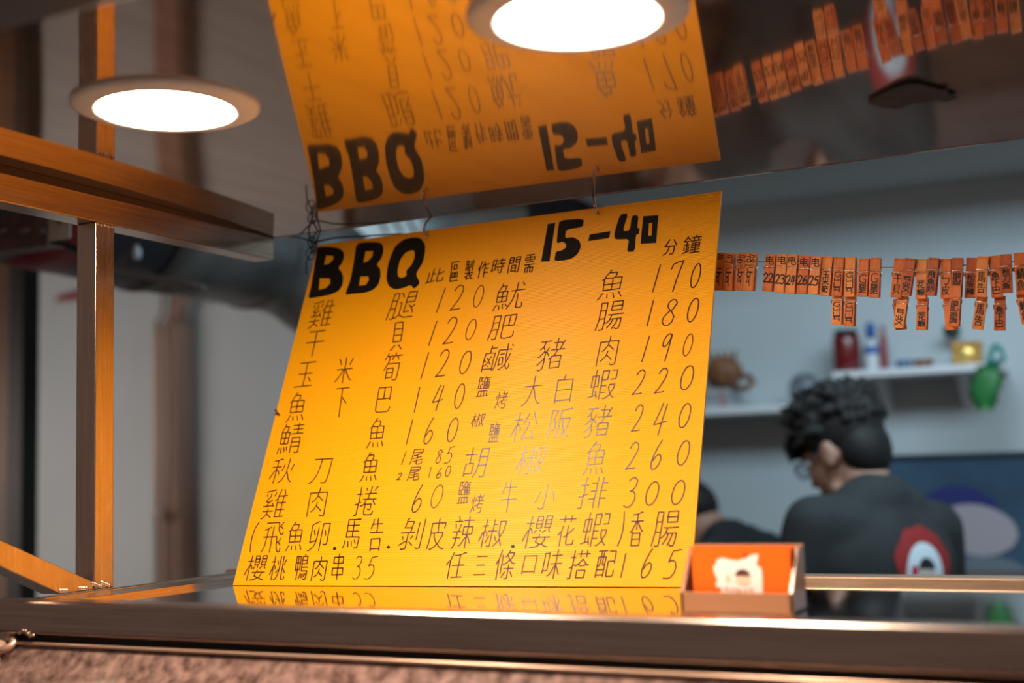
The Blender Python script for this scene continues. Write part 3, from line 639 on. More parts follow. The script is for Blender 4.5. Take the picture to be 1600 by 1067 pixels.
# ------------------------------------------------------------------ background: wall shelves and what stands on them
def shelf(x0, x1, zt, label, yd=.22, th=.022):
    t = thing('wall_shelf', label, 'shelf', ((x0 + x1) / 2, 3.9, zt - th))
    MB().box(x0, x1, 4 - yd, 3.9995, zt - th, zt).build('board', white_shelf_m, t, bevel=.003)
    for x in (x0 + .12, x1 - .12):
        MB().prism([(x - .01, 3.9995, zt - th), (x - .01, 4 - yd * .75, zt - th), (x - .01, 3.9995, zt - th - .1)], (.02, 0, 0)).build('bracket', white_shelf_m, t)
    return t
YS = 3.78
rl, rrr = ony(1300, 580, YS), ony(1562, 566, YS); zs1 = (rl[2] + rrr[2]) / 2
shelf(rl[0], rrr[0], zs1, 'white wall shelf on the right holding a red jar, bottles and a gold box')
ll = ony(1140, 636, YS); lr = ony(1300, 632, YS); zs2 = ll[2]
shelf(ll[0] - .35, lr[0], zs2, 'lower white wall shelf behind the head of the standing person')
YO = 3.88
def px_x(x, z_): return ony(x, 570, YO)[0]
sc = 3.9 / 2000 * 1.02
def on_shelf(x): return (px_x(x, 0), YO)
def lathe_thing(name, label, cat, x, prof, m, zs, parts=()):
    cx = px_x(x, 0); o = MB().lathe(prof, (cx, YO, zs), 28)
    if not parts: t = o.build(name, m); centre(tag(t, label, cat)); return t
    t = thing(name, label, cat, (cx, YO, zs)); o.build('body', m, t)
    for pn, pp, pm in parts: MB().lathe(pp, (cx, YO, zs), 28).build(pn, pm, t)
    return t
red_glass = mat('dark_red_container', (.16, .008, .01), .25, coat=.5); black_p = mat('black_plastic', (.015, .015, .018), .4)
lathe_thing('jar', 'large dark red round container with a black lid on the right shelf', 'jar', 1324,
  [(0, 0), (.036, 0), (.040, .004), (.041, .05), (.041, .10), (.038, .112), (0, .112)], red_glass, zs1, [('lid', [(0, .112), (.035, .1125), (.036, .126), (.033, .13), (0, .13)], black_p)])
white_b = mat('white_plastic_bottle', (.75, .80, .84), .3); blue_b = mat('blue_plastic', (.03, .12, .42), .35)
lathe_thing('spray_bottle', 'slim white bottle with blue band and blue nozzle on the right shelf', 'bottle', 1363,
  [(0, 0), (.018, 0), (.020, .003), (.020, .058), (.019, .075), (.010, .090), (.009, .10), (0, .10)], white_b, zs1,
  [('band', [(.0203, .052), (.0206, .055), (.0206, .073), (.0195, .076)], blue_b), ('nozzle', [(0, .10), (.013, .10), (.014, .12), (.017, .128), (.012, .14), (.004, .15), (0, .15)], blue_b)])
lathe_thing('bottle', 'thin dark pink-red bottle beside the white one on the right shelf', 'bottle', 1382,
  [(0, 0), (.011, 0), (.012, .003), (.012, .095), (.006, .112), (.006, .135), (0, .136)], mat('rose_red', (.30, .05, .06), .4), zs1)
lathe_thing('tin', 'small blue tin in the middle of the right shelf', 'tin', 1413, [(0, 0), (.022, 0), (.023, .002), (.023, .024), (.021, .028), (0, .028)], mat('blue_tin', (.06, .14, .26), .4), zs1)
bw = MB()
cx = px_x(1443, 0)
bw.lathe([(0, 0), (.016, 0), (.028, .012), (.030, .024), (.026, .026), (.015, .008), (0, .006)], (cx, YO, zs1), 24)
t = bw.build('bowl', mat('brown_ceramic', (.20, .07, .03), .4)); centre(tag(t, 'small brown bowl on the right shelf left of the gold box', 'bowl'))
g = thing('gold_box', 'ornate gold box with a round medallion at the right end of the shelf', 'box', (px_x(1513, 0), YO, zs1))
gm = mottle(mat('gold_foil', (.75, .42, .08), .3, .7), (.35, .15, .02), (.85, .50, .12), 60); cx = px_x(1513, 0)
MB().box(cx - .040, cx + .040, YO - .03, YO + .03, zs1, zs1 + .062).build('box', gm, g, bevel=.004)
MB().box(cx - .042, cx + .042, YO - .032, YO + .032, zs1 + .058, zs1 + .068).build('lid', gm, g, bevel=.003)
md = MB(); md.ball((cx, YO - .031, zs1 + .032), (.022, .006, .022), 20, 10)
for k in range(8): md.ball((cx + .031 * math.cos(k * math.pi / 4), YO - .031, zs1 + .032 + .024 * math.sin(k * math.pi / 4)), (.005, .003, .005), 8, 6)
md.build('medallion', mat('bright_gold', (.95, .65, .2), .25, .6), g)
c = ony(1487, 517, 3.93)
d = thing('wall_speaker', 'small dark rounded device fixed to the wall above the right shelf', 'speaker', (c[0], 3.95, c[2]))
MB().ball(c, (.026, .03, .021), 20, 12).build('body', mottle(mat('dark_green_body', (.02, .05, .05), .4), (.01, .02, .025), (.03, .10, .08), 30), d)
MB().tube([c + [0, .02, 0], np.array([c[0], 3.999, c[2] + .002])], .008, 10).build('mount', black_p, d)
MB().tube([c + [.004, .03, -.015], c + [.005, .05, -.05], c + [.012, .06, -.09]], .002, 6).build('cord', black_p, d)
# green bag hanging at the shelf end
gn = mat('green_translucent_bag', (.03, .20, .05), .35); gt = mat('teal_strap', (.01, .25, .22), .4)
c0 = ony(1540, 600, 3.76)
bag = thing('green_bag', 'crumpled green plastic bag hanging from the right end of the shelf', 'bag', (c0[0], 3.76, c0[2] - .07))
mb = MB(); vs = []; rows = 9; cols = 14
for i in range(rows):
    f = i / (rows - 1); rad = .010 + .026 * math.sin(math.pi * (.15 + .75 * f)) ; zz = c0[2] + .052 - .125 * f
    for k in range(cols):
        a = 2 * math.pi * k / cols; r_ = rad * (1 + .22 * math.sin(3 * a + i * .9) + .1 * math.sin(5 * a + i))
        vs.append((c0[0] - .006 + .012 * (1 - f) + r_ * math.cos(a), 3.76 + r_ * .4 * math.sin(a), zz))
mb.add(vs, [(i * cols + k, i * cols + (k + 1) % cols, (i + 1) * cols + (k + 1) % cols, (i + 1) * cols + k) for i in range(rows - 1) for k in range(cols)] + [tuple(range(cols)), tuple(range(rows * cols - 1, (rows - 1) * cols - 1, -1))], True)
mb.build('bag_body', gn, bag)
h = ony(1553, 556, 3.76)
MB().tube([(c0[0] + .005, 3.76, c0[2] + .05), (h[0] + .028, 3.755, h[2] - .01), (h[0] + .02, 3.755, h[2] + .014), (h[0] + .002, 3.80, h[2] + .032), (h[0] - .004, 3.77, h[2] + .022), (c0[0] + .012, 3.75, c0[2] + .05)], .0075, 8).build('strap', gt, bag)
# left shelf things
c = ony(1130, 582, 3.85)
bk = thing('wicker_basket', 'round brown wicker basket with a curled handle on the pile of boxes', 'basket', (c[0], 3.85, zs2 + .075))
wk = mottle(mat('wicker', (.2, .08, .03), .6), (.10, .035, .015), (.34, .15, .06), 60, bump=.4)
MB().ball(c + [0, 0, 0], (.062, .05, .052), 24, 14).build('body', wk, bk)
MB().tube([c + [.045, 0, -.01], c + [.085, 0, -.02], c + [.095, 0, -.035], c + [.07, 0, -.055], c + [.03, 0, -.05]], .010, 8).build('handle', wk, bk)
tp_ = MB()
for k in range(5): tp_.tube([c + [-.045 + .02 * k, 0, .04], c + [-.05 + .024 * k, 0, .068]], [.008, .004], 6)
tp_.build('rim_tufts', wk, bk)
zb = c[2] - .05
ctop = c[2] - .052 - zs2; c = ony(1120, 640, 3.86)
for k, (w_, zt, lab) in enumerate(((.085, .040, 'grey carton at the bottom of the pile beside the lower shelf'), (.078, .034, 'grey carton in the middle of the pile beside the lower shelf'), (.07, .028, 'grey carton on top of the pile, under the brown basket'))):
    z0 = zs2 + ctop * (0, .38, .72)[k]; zt = ctop * (.37, .33, .275)[k]
    t = thing('carton', lab, 'box', (c[0], 3.86, z0), 'grey cartons piled at the left of the lower shelf')
    MB().box(c[0] - w_, c[0] + w_ * .75, 3.80, 3.93, z0 + .0005, z0 + zt).build('box', mat('grey_card_%d' % k, ((.42, .45, .48), (.34, .37, .39), (.46, .48, .50))[k], .6), t, bevel=.002)
    MB().box(c[0] + w_ * .35, c[0] + w_ * .62, 3.7985, 3.7995, z0 + .006, z0 + zt - .006).build('pink_label', mat('pink_print_%d' % k, (.55, .16, .16), .6), t)
c = ony(1256, 607, 3.86)
fanm = mottle(mat('dark_grey_woven', (.12, .15, .18), .5), (.05, .06, .08), (.26, .30, .35), 40)
f_ = thing('round_wire_ornament', 'dark grey round woven ornament leaning on the lower shelf', 'ornament', (c[0], 3.86, zs2))
rad = .042; cz = zs2 + rad + .006
MB().tube([(c[0] + rad * math.cos(a), 3.87, cz + rad * math.sin(a)) for a in [k * math.pi / 14 for k in range(29)]], .008, 8).build('ring', fanm, f_)
MB().ball((c[0], 3.865, cz), (.030, .012, .030), 16, 10).build('hub', fanm, f_)
for k in range(10):
    a = k * math.pi / 5; MB().tube([(c[0] + .02 * math.cos(a), 3.865, cz + .02 * math.sin(a)), (c[0] + rad * math.cos(a + .3), 3.87, cz + rad * math.sin(a + .3))], .0045, 6).build('spoke', fanm, f_)
# dark blue poster
pa, pb = ony(1352, 718, 3.992), ony(1720, 708, 3.992)
post = thing('wall_poster', 'dark blue fabric poster with a plain pale rounded print on the right of the wall', 'poster', ((pa[0] + pb[0]) / 2, 3.992, -.62))
navy = mottle(mat('navy_fabric', (.03, .07, .13), .8), (.025, .06, .105), (.05, .11, .18), 3)
MB().box(pa[0] - .12, pb[0], 3.990, 3.999, -.60, pa[2]).build('sheet', navy, post)
MB().tube([(pa[0] - .13, 3.985, pa[2] + .004), (pb[0], 3.985, pa[2] + .004)], .007, 8).build('top_rod', mat('dark_rod', (.03, .04, .05), .5), post)
def disc(cx, cy, rx, ry, yy, name, m, rot=0, par=post):
    c = ony(cx, cy, yy); k = 3.9 / 2000
    MB().add([(c[0] + k * (rx * math.cos(a) * math.cos(rot) - ry * math.sin(a) * math.sin(rot)), yy, c[2] + k * (rx * math.cos(a) * math.sin(rot) + ry * math.sin(a) * math.cos(rot))) for a in [i * math.pi / 20 for i in range(40)]], [tuple(range(39, -1, -1))]).build(name, m, par)
disc(1500, 800, 58, 40, 3.9893, 'print_patch', mat('indigo_print', (.02, .03, .16), .8), -.1)
disc(1524, 828, 60, 38, 3.9888, 'print_patch', mat('pale_print', (.42, .38, .42), .8), -.15)
disc(1534, 892, 62, 22, 3.9891, 'print_patch', mat('grey_print', (.16, .20, .24), .8), 0)
# cabinet added below the camera's view to darken the canopy's reflection of the wall
cbt = thing('unseen_back_cabinet', 'low brown cabinet added at the back wall to darken the canopy reflection', 'cabinet', (-.6, 3.8, FZ))
MATS_brown = mottle(mat('brown_cabinet', (.12, .06, .04), .5), (.09, .045, .03), (.17, .09, .06), 4)
MB().box(-2.2, 2.4, 3.62, 3.985, FZ, -.35).build('body', MATS_brown, cbt)
MB().box(-2.22, 2.42, 3.60, 3.988, -.35, -.33).build('top', mat('cabinet_top', (.16, .10, .08), .4), cbt, bevel=.003)

a_, b_ = ony(530, 600, 3.3), ony(930, 600, 3.3)  # tall block added behind the board so the canopy reflects something dark
tc = thing('unseen_tall_cabinet', 'tall brown equipment cabinet added unseen behind the board to darken the canopy reflection', 'cabinet', ((a_[0] + b_[0]) / 2, 3.4, FZ))
MB().box(a_[0], b_[0], 3.3, 3.58, FZ, .30).build('body', MATS_brown, tc, bevel=.005)
mx = (a_[0] + b_[0]) / 2
for s_ in (0, 1):
    MB().box((a_[0], mx)[s_] + .01, (mx, b_[0])[s_] - .01, 3.285, 3.2995, FZ + .1, .28).build('door', MATS_brown, tc, bevel=.004)
# ------------------------------------------------------------------ background: left part
XD = -2.15
galv = mottle(mat('galvanised_duct', (.3, .32, .34), .4, .6), (.16, .165, .165), (.30, .31, .31), 5, rough=(.28, .45))
dark_end = mat('fan_housing', (.03, .032, .04), .5); red_band = mat('red_band', (.25, .015, .015), .5)
lo1, lo2 = onx(272, 440, -1.95), onx(466, 497, -1.95)
rD = .17; zc = lo2[2] + rD * .92 + .065
du = thing('ventilation_duct', 'round grey ventilation duct with a dark red-banded fan housing, upper left', 'duct', (XD, 2.6, zc - rD))
MB().tube([(XD, 2.28, zc), (XD, 2.5, zc), (XD, 2.78, zc), (XD + .04, 2.90, zc - .03), (XD + .14, 3.00, zc - .14), (XD + .24, 3.05, zc - .30), (XD + .30, 3.06, zc - .50), (XD + .30, 3.06, FZ)], rD, 40).build('pipe', galv, du)
for y in (2.30, 2.72):
    MB().tube([(XD, y - .008, zc), (XD, y + .008, zc)], rD + .006, 40).build('joint_band', galv, du)
MB().tube([(XD, 1.30, zc + .03), (XD, 1.34, zc + .03), (XD, 2.26, zc), (XD, 2.28, zc)], [rD * .96, rD * .99, rD * .99, rD * .9], 40).build('fan_housing', dark_end, du)
MB().tube([(XD, 1.90, zc + .013), (XD, 2.05, zc + .008)], rD * 1.004, 40).build('red_band', red_band, du)
trunk = mottle(mat('tan_trunking', (.42, .27, .20), .55), (.34, .21, .155), (.48, .32, .25), 6, (1, 1, .2))
a_, b_ = ony(237, 700, 3.9), ony(281, 700, 3.9)
tr = thing('pipe_trunking', 'vertical tan pipe trunking on the wall left of the board', 'pipe', ((a_[0] + b_[0]) / 2, 3.95, FZ))
top = ony(255, 505, 3.9)[2]
MB().box(a_[0], b_[0], 3.9, 3.998, FZ, top).build('trunking', trunk, tr, bevel=.02)
MB().tube([(b_[0] - .05, 3.94, top - .02), (b_[0] - .02, 3.93, top + .08), (b_[0] + .22, 3.9, top + .30), (b_[0] + .26, 3.88, top + .42)], .035, 12).build('bent_pipe', trunk, tr)
for x in (250, 262):
    p = [ony(x + dx, y, 3.86) for dx, y in ((6, 420), (4, 490), (-6, 505), (0, 540), (1, 700), (-4, 800), (-6, 812), (-5, 905), (-5, 960))]
    o = MB().tube(p, .009, 8).build('power_cable', mat('cord_grey_%d' % x, (.28, .22, .19), .5)); centre(tag(o, ('left', 'right')[x == 262] + ' one of the two thin cords hanging in front of the tan trunking', 'cord', 'cords in front of the trunking'))
for x, y in ((243, 808), (252, 800)):
    c = ony(x, y, 3.84); MB()
    o = MB().ball(c, (.014, .012, .018), 12, 8).build('cord_clip', mat('clip_%d' % x, (.45, .38, .34), .5)); centre(tag(o, ('lower', 'upper')[x == 252] + ' small round clip on the cords by the trunking', 'clip', 'clips on the cords'))
# dark upright, brown board at far left
c1, c2 = ony(14, 650, 2.6), ony(34, 650, 2.6)
o = MB().box(c1[0], c2[0], 2.6, 2.66, FZ, .8).build('dark_upright', mat('black_upright', (.012, .011, .012), .6)); centre(tag(o, 'tall black upright post at the far left edge', 'post'))
c1, c2 = ony(-60, 650, 2.69), ony(13, 650, 2.69)
o = MB().box(c1[0], c2[0], 2.69, 2.73, FZ, .8).build('brown_panel', mottle(mat('brown_wood_panel', (.12, .06, .03), .6), (.06, .03, .015), (.16, .08, .04), 8, (3, 1, .3))); centre(tag(o, 'brown wooden panel left of the black upright', 'panel'))
# slotted channel and L plate
cm = mottle(mat('rusty_channel', (.10, .05, .05), .5, .3), (.07, .035, .035), (.15, .09, .085), 12)
YB = 1.62
p0, p1 = ony(-40, 345, YB), ony(74, 340, YB)
chn = thing('slotted_channel', 'dark red-brown slotted steel channel at the upper left, behind the roof beam', 'channel', ((p0[0] + p1[0]) / 2, YB, p0[2] - .04))
zt, zb_ = ony(40, 331, YB)[2], ony(40, 385, YB)[2]
MB().box(p0[0], p1[0], YB, YB + .004, zb_, zt).build('web', cm, chn)
MB().box(p0[0], p1[0], YB, YB + .04, zb_ - .003, zb_).build('flange', cm, chn)
MB().box(p0[0], p1[0], YB, YB + .04, zt, zt + .003).build('flange', cm, chn)
for x in (5, 40, 68):
    c = ony(x, 361, YB - .001); w_ = .012 if x < 60 else .005
    MB().tube([c + [-w_, 0, 0], c + [w_, 0, 0]], .0055, 10).build('slot', mat('slot_%d' % x, (.20, .14, .14), .5), chn)
pm = mottle(mat('zinc_plate', (.42, .40, .36), .5, .2), (.34, .31, .27), (.50, .47, .42), 30)
q0, q1 = ony(77, 336, YB - .02), ony(109, 372, YB - .02)
pl_ = thing('zinc_bracket', 'small zinc plate bracket with a slotted hole beside the channel', 'bracket', ((q0[0] + q1[0]) / 2, YB, q1[2]))
MB().box(q0[0], q1[0], YB - .02, YB - .017, q1[2], q0[2] + .012).build('plate', pm, pl_)
MB().box(q0[0], q1[0], YB - .017, YB + .03, q0[2] + .010, q0[2] + .013).build('leaf', pm, pl_)
c = ony(91, 346, YB - .0215)
mb = MB(); mb.tube([c + [0, 0, .008], c + [0, 0, -.004]], .0042, 12); mb.build('slot', black_p, pl_)
MB().ball(ony(91, 349, YB - .024), (.003, .003, .003), 10, 8).build('bolt', hook_metal, pl_)
# black cable sweeping under the channel
p = [ony(x, y, YB + .1) for x, y in ((-30, 385), (15, 391), (40, 388), (62, 380), (80, 378), (105, 384), (130, 394), (160, 400))]
o = MB().tube(p, .008, 8).build('thick_cable', black_wire_m); centre(tag(o, 'thick black cable sagging below the slotted channel', 'cable'))
p = [ony(x, y, YB + .5) for x, y in ((20, 385), (60, 397), (95, 405), (130, 414), (190, 420), (240, 434), (290, 444), (320, 450))]
o = MB().tube(p, .007, 8).build('grey_cable', mat('grey_cable_skin', (.16, .14, .13), .5)); centre(tag(o, 'grey cable running beneath the duct past the post', 'cable'))
p = [ony(x, y, 3.975) for x, y in ((90, 467), (105, 464), (126, 461), (150, 458))]
o = MB().tube(p, [.012, .017, .017, .024], 10).build('red_handle', mat('red_plastic', (.28, .012, .012), .4)); centre(tag(o, 'short red handle sticking out left of the post', 'handle'))
c = onx(214, 395, -1.965)
cl = thing('hanging_bulb', 'small pale blue-white bulb hanging on a short arm right of the post', 'bulb', (c[0], c[1], c[2] - .013))
MB().lathe([(0, -.015), (.007, -.0145), (.0098, -.006), (.0095, .006), (.006, .012), (.006, .016), (0, .016)], c, 20).build('bulb', mat('pale_blue_glass', (.55, .68, .78), .3), cl)
MB().tube([c + [0, 0, .015], c + [-.008, 0, .019], c + [-.024, 0, .004], c + [-.046, 0, -.016]], .0035, 8).build('arm', mat('brown_arm', (.2, .12, .08), .5), cl)
# seen in the slit between canopy and board
pale = mat('pale_blue_blind', (.62, .74, .80), .5, emit=((.52, .74, .85), .38))      # slats given a glow of their own to brighten the blind
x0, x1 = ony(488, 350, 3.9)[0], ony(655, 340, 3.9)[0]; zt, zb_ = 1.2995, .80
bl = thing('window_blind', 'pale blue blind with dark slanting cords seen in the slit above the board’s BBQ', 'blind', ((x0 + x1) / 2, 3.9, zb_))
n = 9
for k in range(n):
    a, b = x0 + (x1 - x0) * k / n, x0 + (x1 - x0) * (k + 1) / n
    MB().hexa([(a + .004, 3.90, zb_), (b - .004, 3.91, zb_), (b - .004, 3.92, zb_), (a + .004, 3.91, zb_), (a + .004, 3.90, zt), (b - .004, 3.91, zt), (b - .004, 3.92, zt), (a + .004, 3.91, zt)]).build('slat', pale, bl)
for xx in (595, 618, 640):
    a, b = ony(xx - 10, 330, 3.88), ony(xx + 10, 365, 3.88); MB().tube([a, b], .007, 6).build('cord', black_p, bl)
a, b = ony(660, 340, 3.8), ony(818, 330, 3.8)
hd = thing('steel_hood', 'grey-blue steel hood seen in the slit above the board’s small lettering', 'hood', ((a[0] + b[0]) / 2, 3.8, .80))
MB().tube([(a[0], 3.8, .995), (b[0], 3.8, .995)], .115, 24).build('drum', galv, hd)
for x in (a[0] + .08, b[0] - .08): MB().box(x - .01, x + .01, 3.79, 3.81, 1.05, 1.2998).build('hanger', galv, hd)
a, b = ony(820, 325, 3.7), ony(912, 320, 3.7)
nb_ = thing('navy_box', 'dark navy box under the ceiling seen in the slit left of the right hook', 'box', ((a[0] + b[0]) / 2, 3.75, .80))
MB().box(a[0], b[0], 3.7, 3.95, .80, 1.1).build('case', mat('navy_case', (.02, .025, .045), .5), nb_, bevel=.02)
a, b = ony(926, 310, 3.8), ony(965, 305, 3.8)
o = MB().box(a[0], b[0], 3.8, 3.9, .86, 1.15).build('pale_panel', mat('lavender_panel', (.65, .70, .85), .5)); centre(tag(o, 'pale lavender panel seen in the slit beside the right hook', 'panel'))
# ------------------------------------------------------------------ the two people behind the counter
skin_m = mottle(mat('skin', (.45, .25, .18), .55), (.36, .19, .135), (.46, .26, .19), 9, (1, 1, 1), 3)
hair_m = mat('black_hair', (.014, .013, .013), .62, spec=.3); shirt_m = mottle(mat('black_tshirt', (.02, .024, .026), .85), (.014, .018, .020), (.026, .032, .035), 6)
trouser_m = mat('dark_trousers', (.03, .03, .035), .8); shoe_m = mat('dark_shoes', (.02, .02, .02), .5)
def fuse(mb, name, m, parent, voxel, smooth=6):      # weld overlapping volumes into one continuous surface
    o = mb.build('tmp', m)
    r = o.modifiers.new('r', 'REMESH'); r.mode = 'VOXEL'; r.voxel_size = voxel; r.use_smooth_shade = True
    s = o.modifiers.new('s', 'SMOOTH'); s.factor = .5; s.iterations = smooth
    bpy.context.view_layer.update()
    me = bpy.data.meshes.new_from_object(o.evaluated_get(bpy.context.evaluated_depsgraph_get())); me.name = name
    bpy.data.objects.remove(o)
    w = wpos(parent)
    me.transform(Matrix.Translation(-w)); me.materials.clear(); me.materials.append(m)
    n = bpy.data.objects.new(name, me); COL.objects.link(n); n.parent = parent; return n
def frame(o, yaw, pitch=0, roll=0):      # local x right, y forward, z up
    M = Matrix.Translation(Vector(o)) @ Matrix.Rotation(yaw, 4, 'Z') @ Matrix.Rotation(roll, 4, 'Y') @ Matrix.Rotation(pitch, 4, 'X')
    return lambda x, y, z: M @ Vector((x, y, z)), M.to_3x3()
def person(label, neck, tyaw, lean, head_off, hyaw, hpitch, glasses, hair_seed, side=0.0, hroll=0):
    T, TR = frame(neck, tyaw, -lean, side)          # neck base; torso hangs along local -z
    pel = T(0, 0, -.50); t = thing('person', label, 'person', (pel.x, pel.y, FZ))
    hc = T(*head_off); Hd, HR = frame(hc, hyaw, -hpitch, hroll)
    legs = MB(); body = MB()
    Pv, PR = frame(pel, tyaw)
    hips = [Pv(s * .09, 0, -.02) for s in (-1, 1)]; knees = [Pv(s * .10, .03, -.44) for s in (-1, 1)]; ank = [Vector((k.x, k.y, FZ + .08)) - Vector(TR @ Vector((0, .03, 0))) for k in knees]
    # skin: head, neck, arms, hands as one surface
    body.ball(hc + HR @ Vector((0, -.012, .028)), (.074, .092, .090), 24, 16, HR)
    body.ball(hc + HR @ Vector((0, .025, -.030)), (.060, .066, .072), 20, 14, HR)
    body.ball(hc + HR @ Vector((0, .058, -.088)), (.026, .022, .020), 14, 10, HR)          # chin
    body.capsule(Hd(-.048, .015, -.075), Hd(0, .058, -.090), .018, .018); body.capsule(Hd(.048, .015, -.075), Hd(0, .058, -.090), .018, .018)
    body.capsule(Hd(0, .082, .012), Hd(0, .106, -.028), .008, .013); body.ball(Hd(0, .098, -.034), (.016, .010, .009), 12, 8, HR)   # nose
    for s in (-1, 1):
        body.ball(Hd(s * .032, .078, .026), (.022, .012, .008), 12, 8, HR)                  # brow
        body.ball(Hd(s * .034, .066, -.020), (.020, .020, .018), 12, 8, HR)                 # cheek
        body.ball(Hd(s * .076, -.012, -.006), (.009, .020, .033), 14, 10, HR)               # ear
        body.ball(Hd(s * .082, -.020, .008), (.006, .012, .018), 12, 8, HR)
    body.capsule(Hd(-.018, .083, -.060), Hd(.018, .083, -.060), .007, .007)                 # lips
    body.capsule(Hd(-.014, .082, -.068), Hd(.014, .082, -.068), .007, .007)
    body.capsule(hc + HR @ Vector((0, -.022, -.04)), T(0, -.005, -.01), .055, .060)
    body.capsule(T(-.06, .01, -.05), T(.06, .01, -.05), .042, .042)
    sh = [T(s * .175, 0, -.075) for s in (-1, 1)]; hands = []
    for i, s in enumerate((-1, 1)):
        el = sh[i] + Vector((0, 0, -.26)) + PR @ Vector((s * .05, .05, 0)); wr = el + PR @ Vector((-s * .06, .22, -.05))
        body.capsule(sh[i] + Vector((0, 0, -.02)), el, .040, .036); body.capsule(el, wr, .038, .026)
        d = (wr - el).normalized(); sd = d.cross(Vector((0, 0, 1))).normalized(); dn = sd.cross(d)
        palm = wr + d * .05; body.ball(palm, (.042, .042, .016), 14, 10); body.capsule(wr, palm, .024, .028)
        for k, (L_, o_) in enumerate(((.065, -.030), (.075, -.010), (.070, .010), (.056, .029))):
            a = palm + d * .028 + sd * o_; b = a + d * L_ * .5 - dn * .006; c = b + d * L_ * .35 - dn * L_ * .35
            body.capsule(a, b, .0095, .0088, 10); body.capsule(b, c, .0088, .0075, 10)
        a = palm - d * .02 + sd * (.032 * -s); b = a + d * .03 + sd * (.022 * -s) - dn * .01; body.capsule(a, b, .012, .010, 10); body.capsule(b, b + d * .026 - dn * .006, .010, .008, 10)
    body.capsule(T(0, .01, -.07), pel, .062, .09)      # trunk core under the shirt keeps the body one surface
    for h, k, a in zip(hips, knees, ank): body.capsule(h, k, .078, .052); body.capsule(k, a, .052, .035); body.capsule(a, a + Vector(TR @ Vector((0, .12, 0))) * 1 + Vector((0, 0, -.04)) , .035, .03)
    fuse(body, 'body', skin_m, t, .0065, 4)
    # shirt
    s_ = MB()
    s_.capsule(T(-.115, -.01, -.085), T(.115, -.01, -.085), .078, .078)
    s_.ball(T(0, -.02, -.16), (.185, .105, .14), 24, 16, TR); s_.ball(T(0, 0, -.28), (.170, .110, .20), 24, 16, TR)
    s_.ball(T(0, 0, -.46), (.165, .112, .16), 24, 16, TR)
    s_.capsule(T(-.020, -.012, -.018), T(.020, -.012, -.018), .068, .068); s_.capsule(T(-.15, -.01, -.065), T(.15, -.01, -.065), .06, .06); s_.capsule(T(-.07, -.02, -.035), T(.07, -.02, -.035), .058, .058)
    for i, s in enumerate((-1, 1)):
        el = sh[i] + Vector((0, 0, -.26)) + PR @ Vector((s * .05, .05, 0)); m_ = sh[i].lerp(el, .78)
        s_.capsule(sh[i], m_, .068, .066)
    shirt = fuse(s_, 'tshirt', shirt_m, t, .009, 10)
    l_ = MB(); l_.ball(pel, (.16, .115, .10), 20, 12, PR)
    for h, k, a in zip(hips, knees, ank): l_.capsule(h, k, .092, .066); l_.capsule(k, a, .066, .052)
    fuse(l_, 'trousers', trouser_m, t, .011, 6)
    for a in ank:
        f = PR @ Vector((0, 1, 0)); b_ = MB(); b_.capsule(a + Vector((0, 0, -.035)) - f * .02, Vector((a.x, a.y, FZ + .034)) + f * .15, .044, .034); fuse(b_, 'shoe', shoe_m, t, .008, 4)
    # hair: cap plus tufts
    rr = random.Random(hair_seed); h = MB()
    h.ball(hc + HR @ Vector((0, -.020, .048)), (.084, .098, .086), 24, 16, HR)
    h.ball(hc + HR @ Vector((0, -.058, -.005)), (.068, .058, .075), 20, 12, HR)
    h.ball(hc + HR @ Vector((0, .040, .088)), (.066, .062, .046), 20, 12, HR)
    for k in range(230):
        th, ph = rr.uniform(0, 2 * math.pi), rr.uniform(0, 1.6); n_ = Vector((math.sin(ph) * math.cos(th), math.sin(ph) * math.sin(th), math.cos(ph)))
        base = Vector((n_.x * .078, n_.y * .090 - .018, n_.z * .078 + .050)); L_ = rr.uniform(.028, .058) * (1.2 if n_.z > .5 else .7)
        if n_.y > .5: L_ *= 1.2
        d = (n_ + Vector((rr.uniform(-.5, .5), rr.uniform(-.1, .6), rr.uniform(-.1, .3)))).normalized()
        h.tube([Hd(*base), Hd(*(base + d * L_ * .6)), Hd(*(base + d * L_ + Vector((0, .01, -.006))))], [.017, .012, .0045], 6)
    for k in range(16):      # fringe
        x = -.06 + .12 * k / 15; h.tube([Hd(x, .060, .085), Hd(x * 1.05, .098, .062), Hd(x * 1.02 + rr.uniform(-.006, .006), .104, .028 + rr.uniform(-.01, .01))], [.016, .012, .003], 6)
    fuse(h, 'hair', hair_m, t, .0042, 1)
    for s in (-1, 1):
        MB().ball(Hd(s * .031, .079, .002), (.012, .008, .009), 12, 8, HR).build('eye', print_white, t)
    if glasses:
        g_ = MB(); black = mat('glasses_frame', (.03, .04, .05), .3)
        for s in (-1, 1):
            g_.tube([Hd(s * .036 + .024 * math.cos(a), .103, .002 + .019 * math.sin(a)) for a in [k * math.pi / 10 for k in range(21)]], .0018, 6)
            g_.tube([Hd(s * .060, .103, .008), Hd(s * .080, .06, .008), Hd(s * .082, -.01, .010)], .0016, 6)
        g_.tube([Hd(-.012, .104, .004), Hd(0, .108, .007), Hd(.012, .104, .004)], .0016, 6)
        gf = g_.build('glasses', black, t)
        for s in (-1, 1):
            lm = MB(); lm.add([Hd(s * .036 + .023 * math.cos(a), .1025, .002 + .018 * math.sin(a)) for a in [k * math.pi / 10 for k in range(20)]], [tuple(range(20))]); lm.build('lens', lens_m, gf)
    return t, T, TR, shirt
lens_m = mat('glasses_lens', (.75, .85, .9), .05, trans=1)
nk = ony(1362, 772, 2.95)
t1, T1, TR1, shirt1 = person('person with tousled hair and glasses, back turned, black T-shirt with a round emblem', (nk[0], 2.95, nk[2]), math.radians(54), math.radians(9), (-.022, .050, .098), math.radians(64), math.radians(22), True, 5, side=math.radians(4))
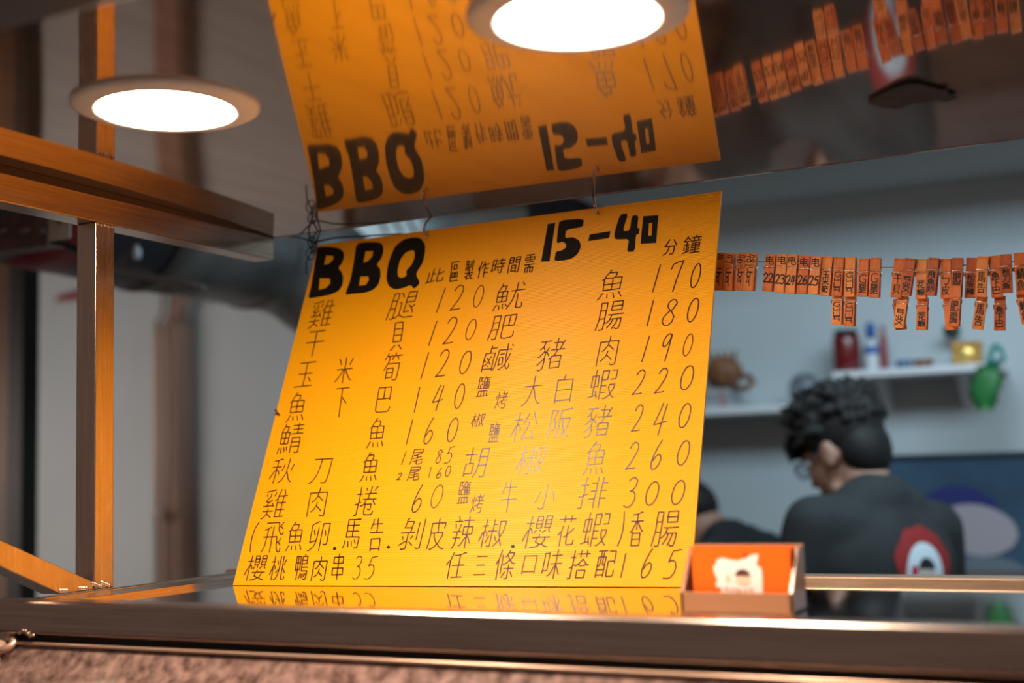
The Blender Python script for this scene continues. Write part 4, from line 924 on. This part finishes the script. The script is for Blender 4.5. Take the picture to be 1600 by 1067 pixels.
def decal(name, pts, m, par, T, off, shirt):       # print that follows the cloth: dropped onto the shirt along the back's normal
    w = wpos(par); mw = Matrix.Translation(w); inv = Matrix.Translation(-w)
    d = (T(0, 1, 0) - T(0, 0, 0)).normalized(); vs = []
    n = len(pts); rings = 6; cx = sum(p[0] for p in pts) / n; cz = sum(p[1] for p in pts) / n
    grid = [(cx, cz)] + [(cx + (x - cx) * r / rings, cz + (z - cz) * r / rings) for r in range(1, rings + 1) for x, z in pts]
    for x, z in grid:
        o = inv @ (T(x, -.5, z) + Vector((0, 0, ZO))); ok, loc, no, _ = shirt.ray_cast(o, d)
        if not ok: loc = inv @ (T(x, -.1, z) + Vector((0, 0, ZO)))
        vs.append(tuple(loc - d * off))
    fs = [(0, 1 + k, 1 + (k + 1) % n) for k in range(n)]
    for r in range(rings - 1): fs += [(1 + r * n + k, 1 + (r + 1) * n + k, 1 + (r + 1) * n + (k + 1) % n, 1 + r * n + (k + 1) % n) for k in range(n)]
    m_ = MB(); m_.v = vs; m_.f = fs; m_.sm = [True] * len(fs); m_.build(name, m, par, local=True)
bpy.context.view_layer.update()
em = shirt1
red_p = mat('dark_red_print', (.28, .015, .015), .7); pale_p = mat('pale_blue_white_print', (.60, .72, .80), .7); dk_p = mat('dark_print', (.01, .01, .015), .7); crim = mat('crimson_print', (.45, .02, .06), .7); fc = mat('pale_face_print', (.55, .50, .46), .7)
EX, EZ = .012, -.192
dc = lambda name, cx, cz, rx, rz, m, off, a0=0, a1=360, wob=0: decal(name, [(cx + rx * (1 + wob * .5 * math.sin(7 * a)) * math.cos(a), cz + rz * (1 + wob * .5 * math.sin(9 * a + 1)) * math.sin(a)) for a in [math.radians(a0 + (a1 - a0) * k / 28) for k in range(28 + (a1 - a0 < 360))]], m, t1, T1, off, em)
dc('emblem_flame', EX + .004, EZ + .022, .082, .085, red_p, .003, wob=.09)
dc('emblem_oval', EX, EZ, .054, .070, pale_p, .0045)
dc('emblem_face', EX, EZ + .005, .022, .020, fc, .0055)
dc('emblem_hair', EX, EZ + .012, .024, .024, dk_p, .0065, 0, 180)
dc('emblem_mark', EX - .034, EZ + .008, .009, .012, crim, .006)
for k in range(4): dc('emblem_mark', EX - .028 + .019 * k, EZ - .040, .008, .011, crim, .006, wob=.2)
nk = ony(1126, 848, 3.32)
person('second person in a dark shirt bending forward behind the board, only neck and shoulder showing', (nk[0], 3.32, nk[2]), math.radians(82), math.radians(48), (0, .03, .135), math.radians(92), math.radians(50), False, 11)
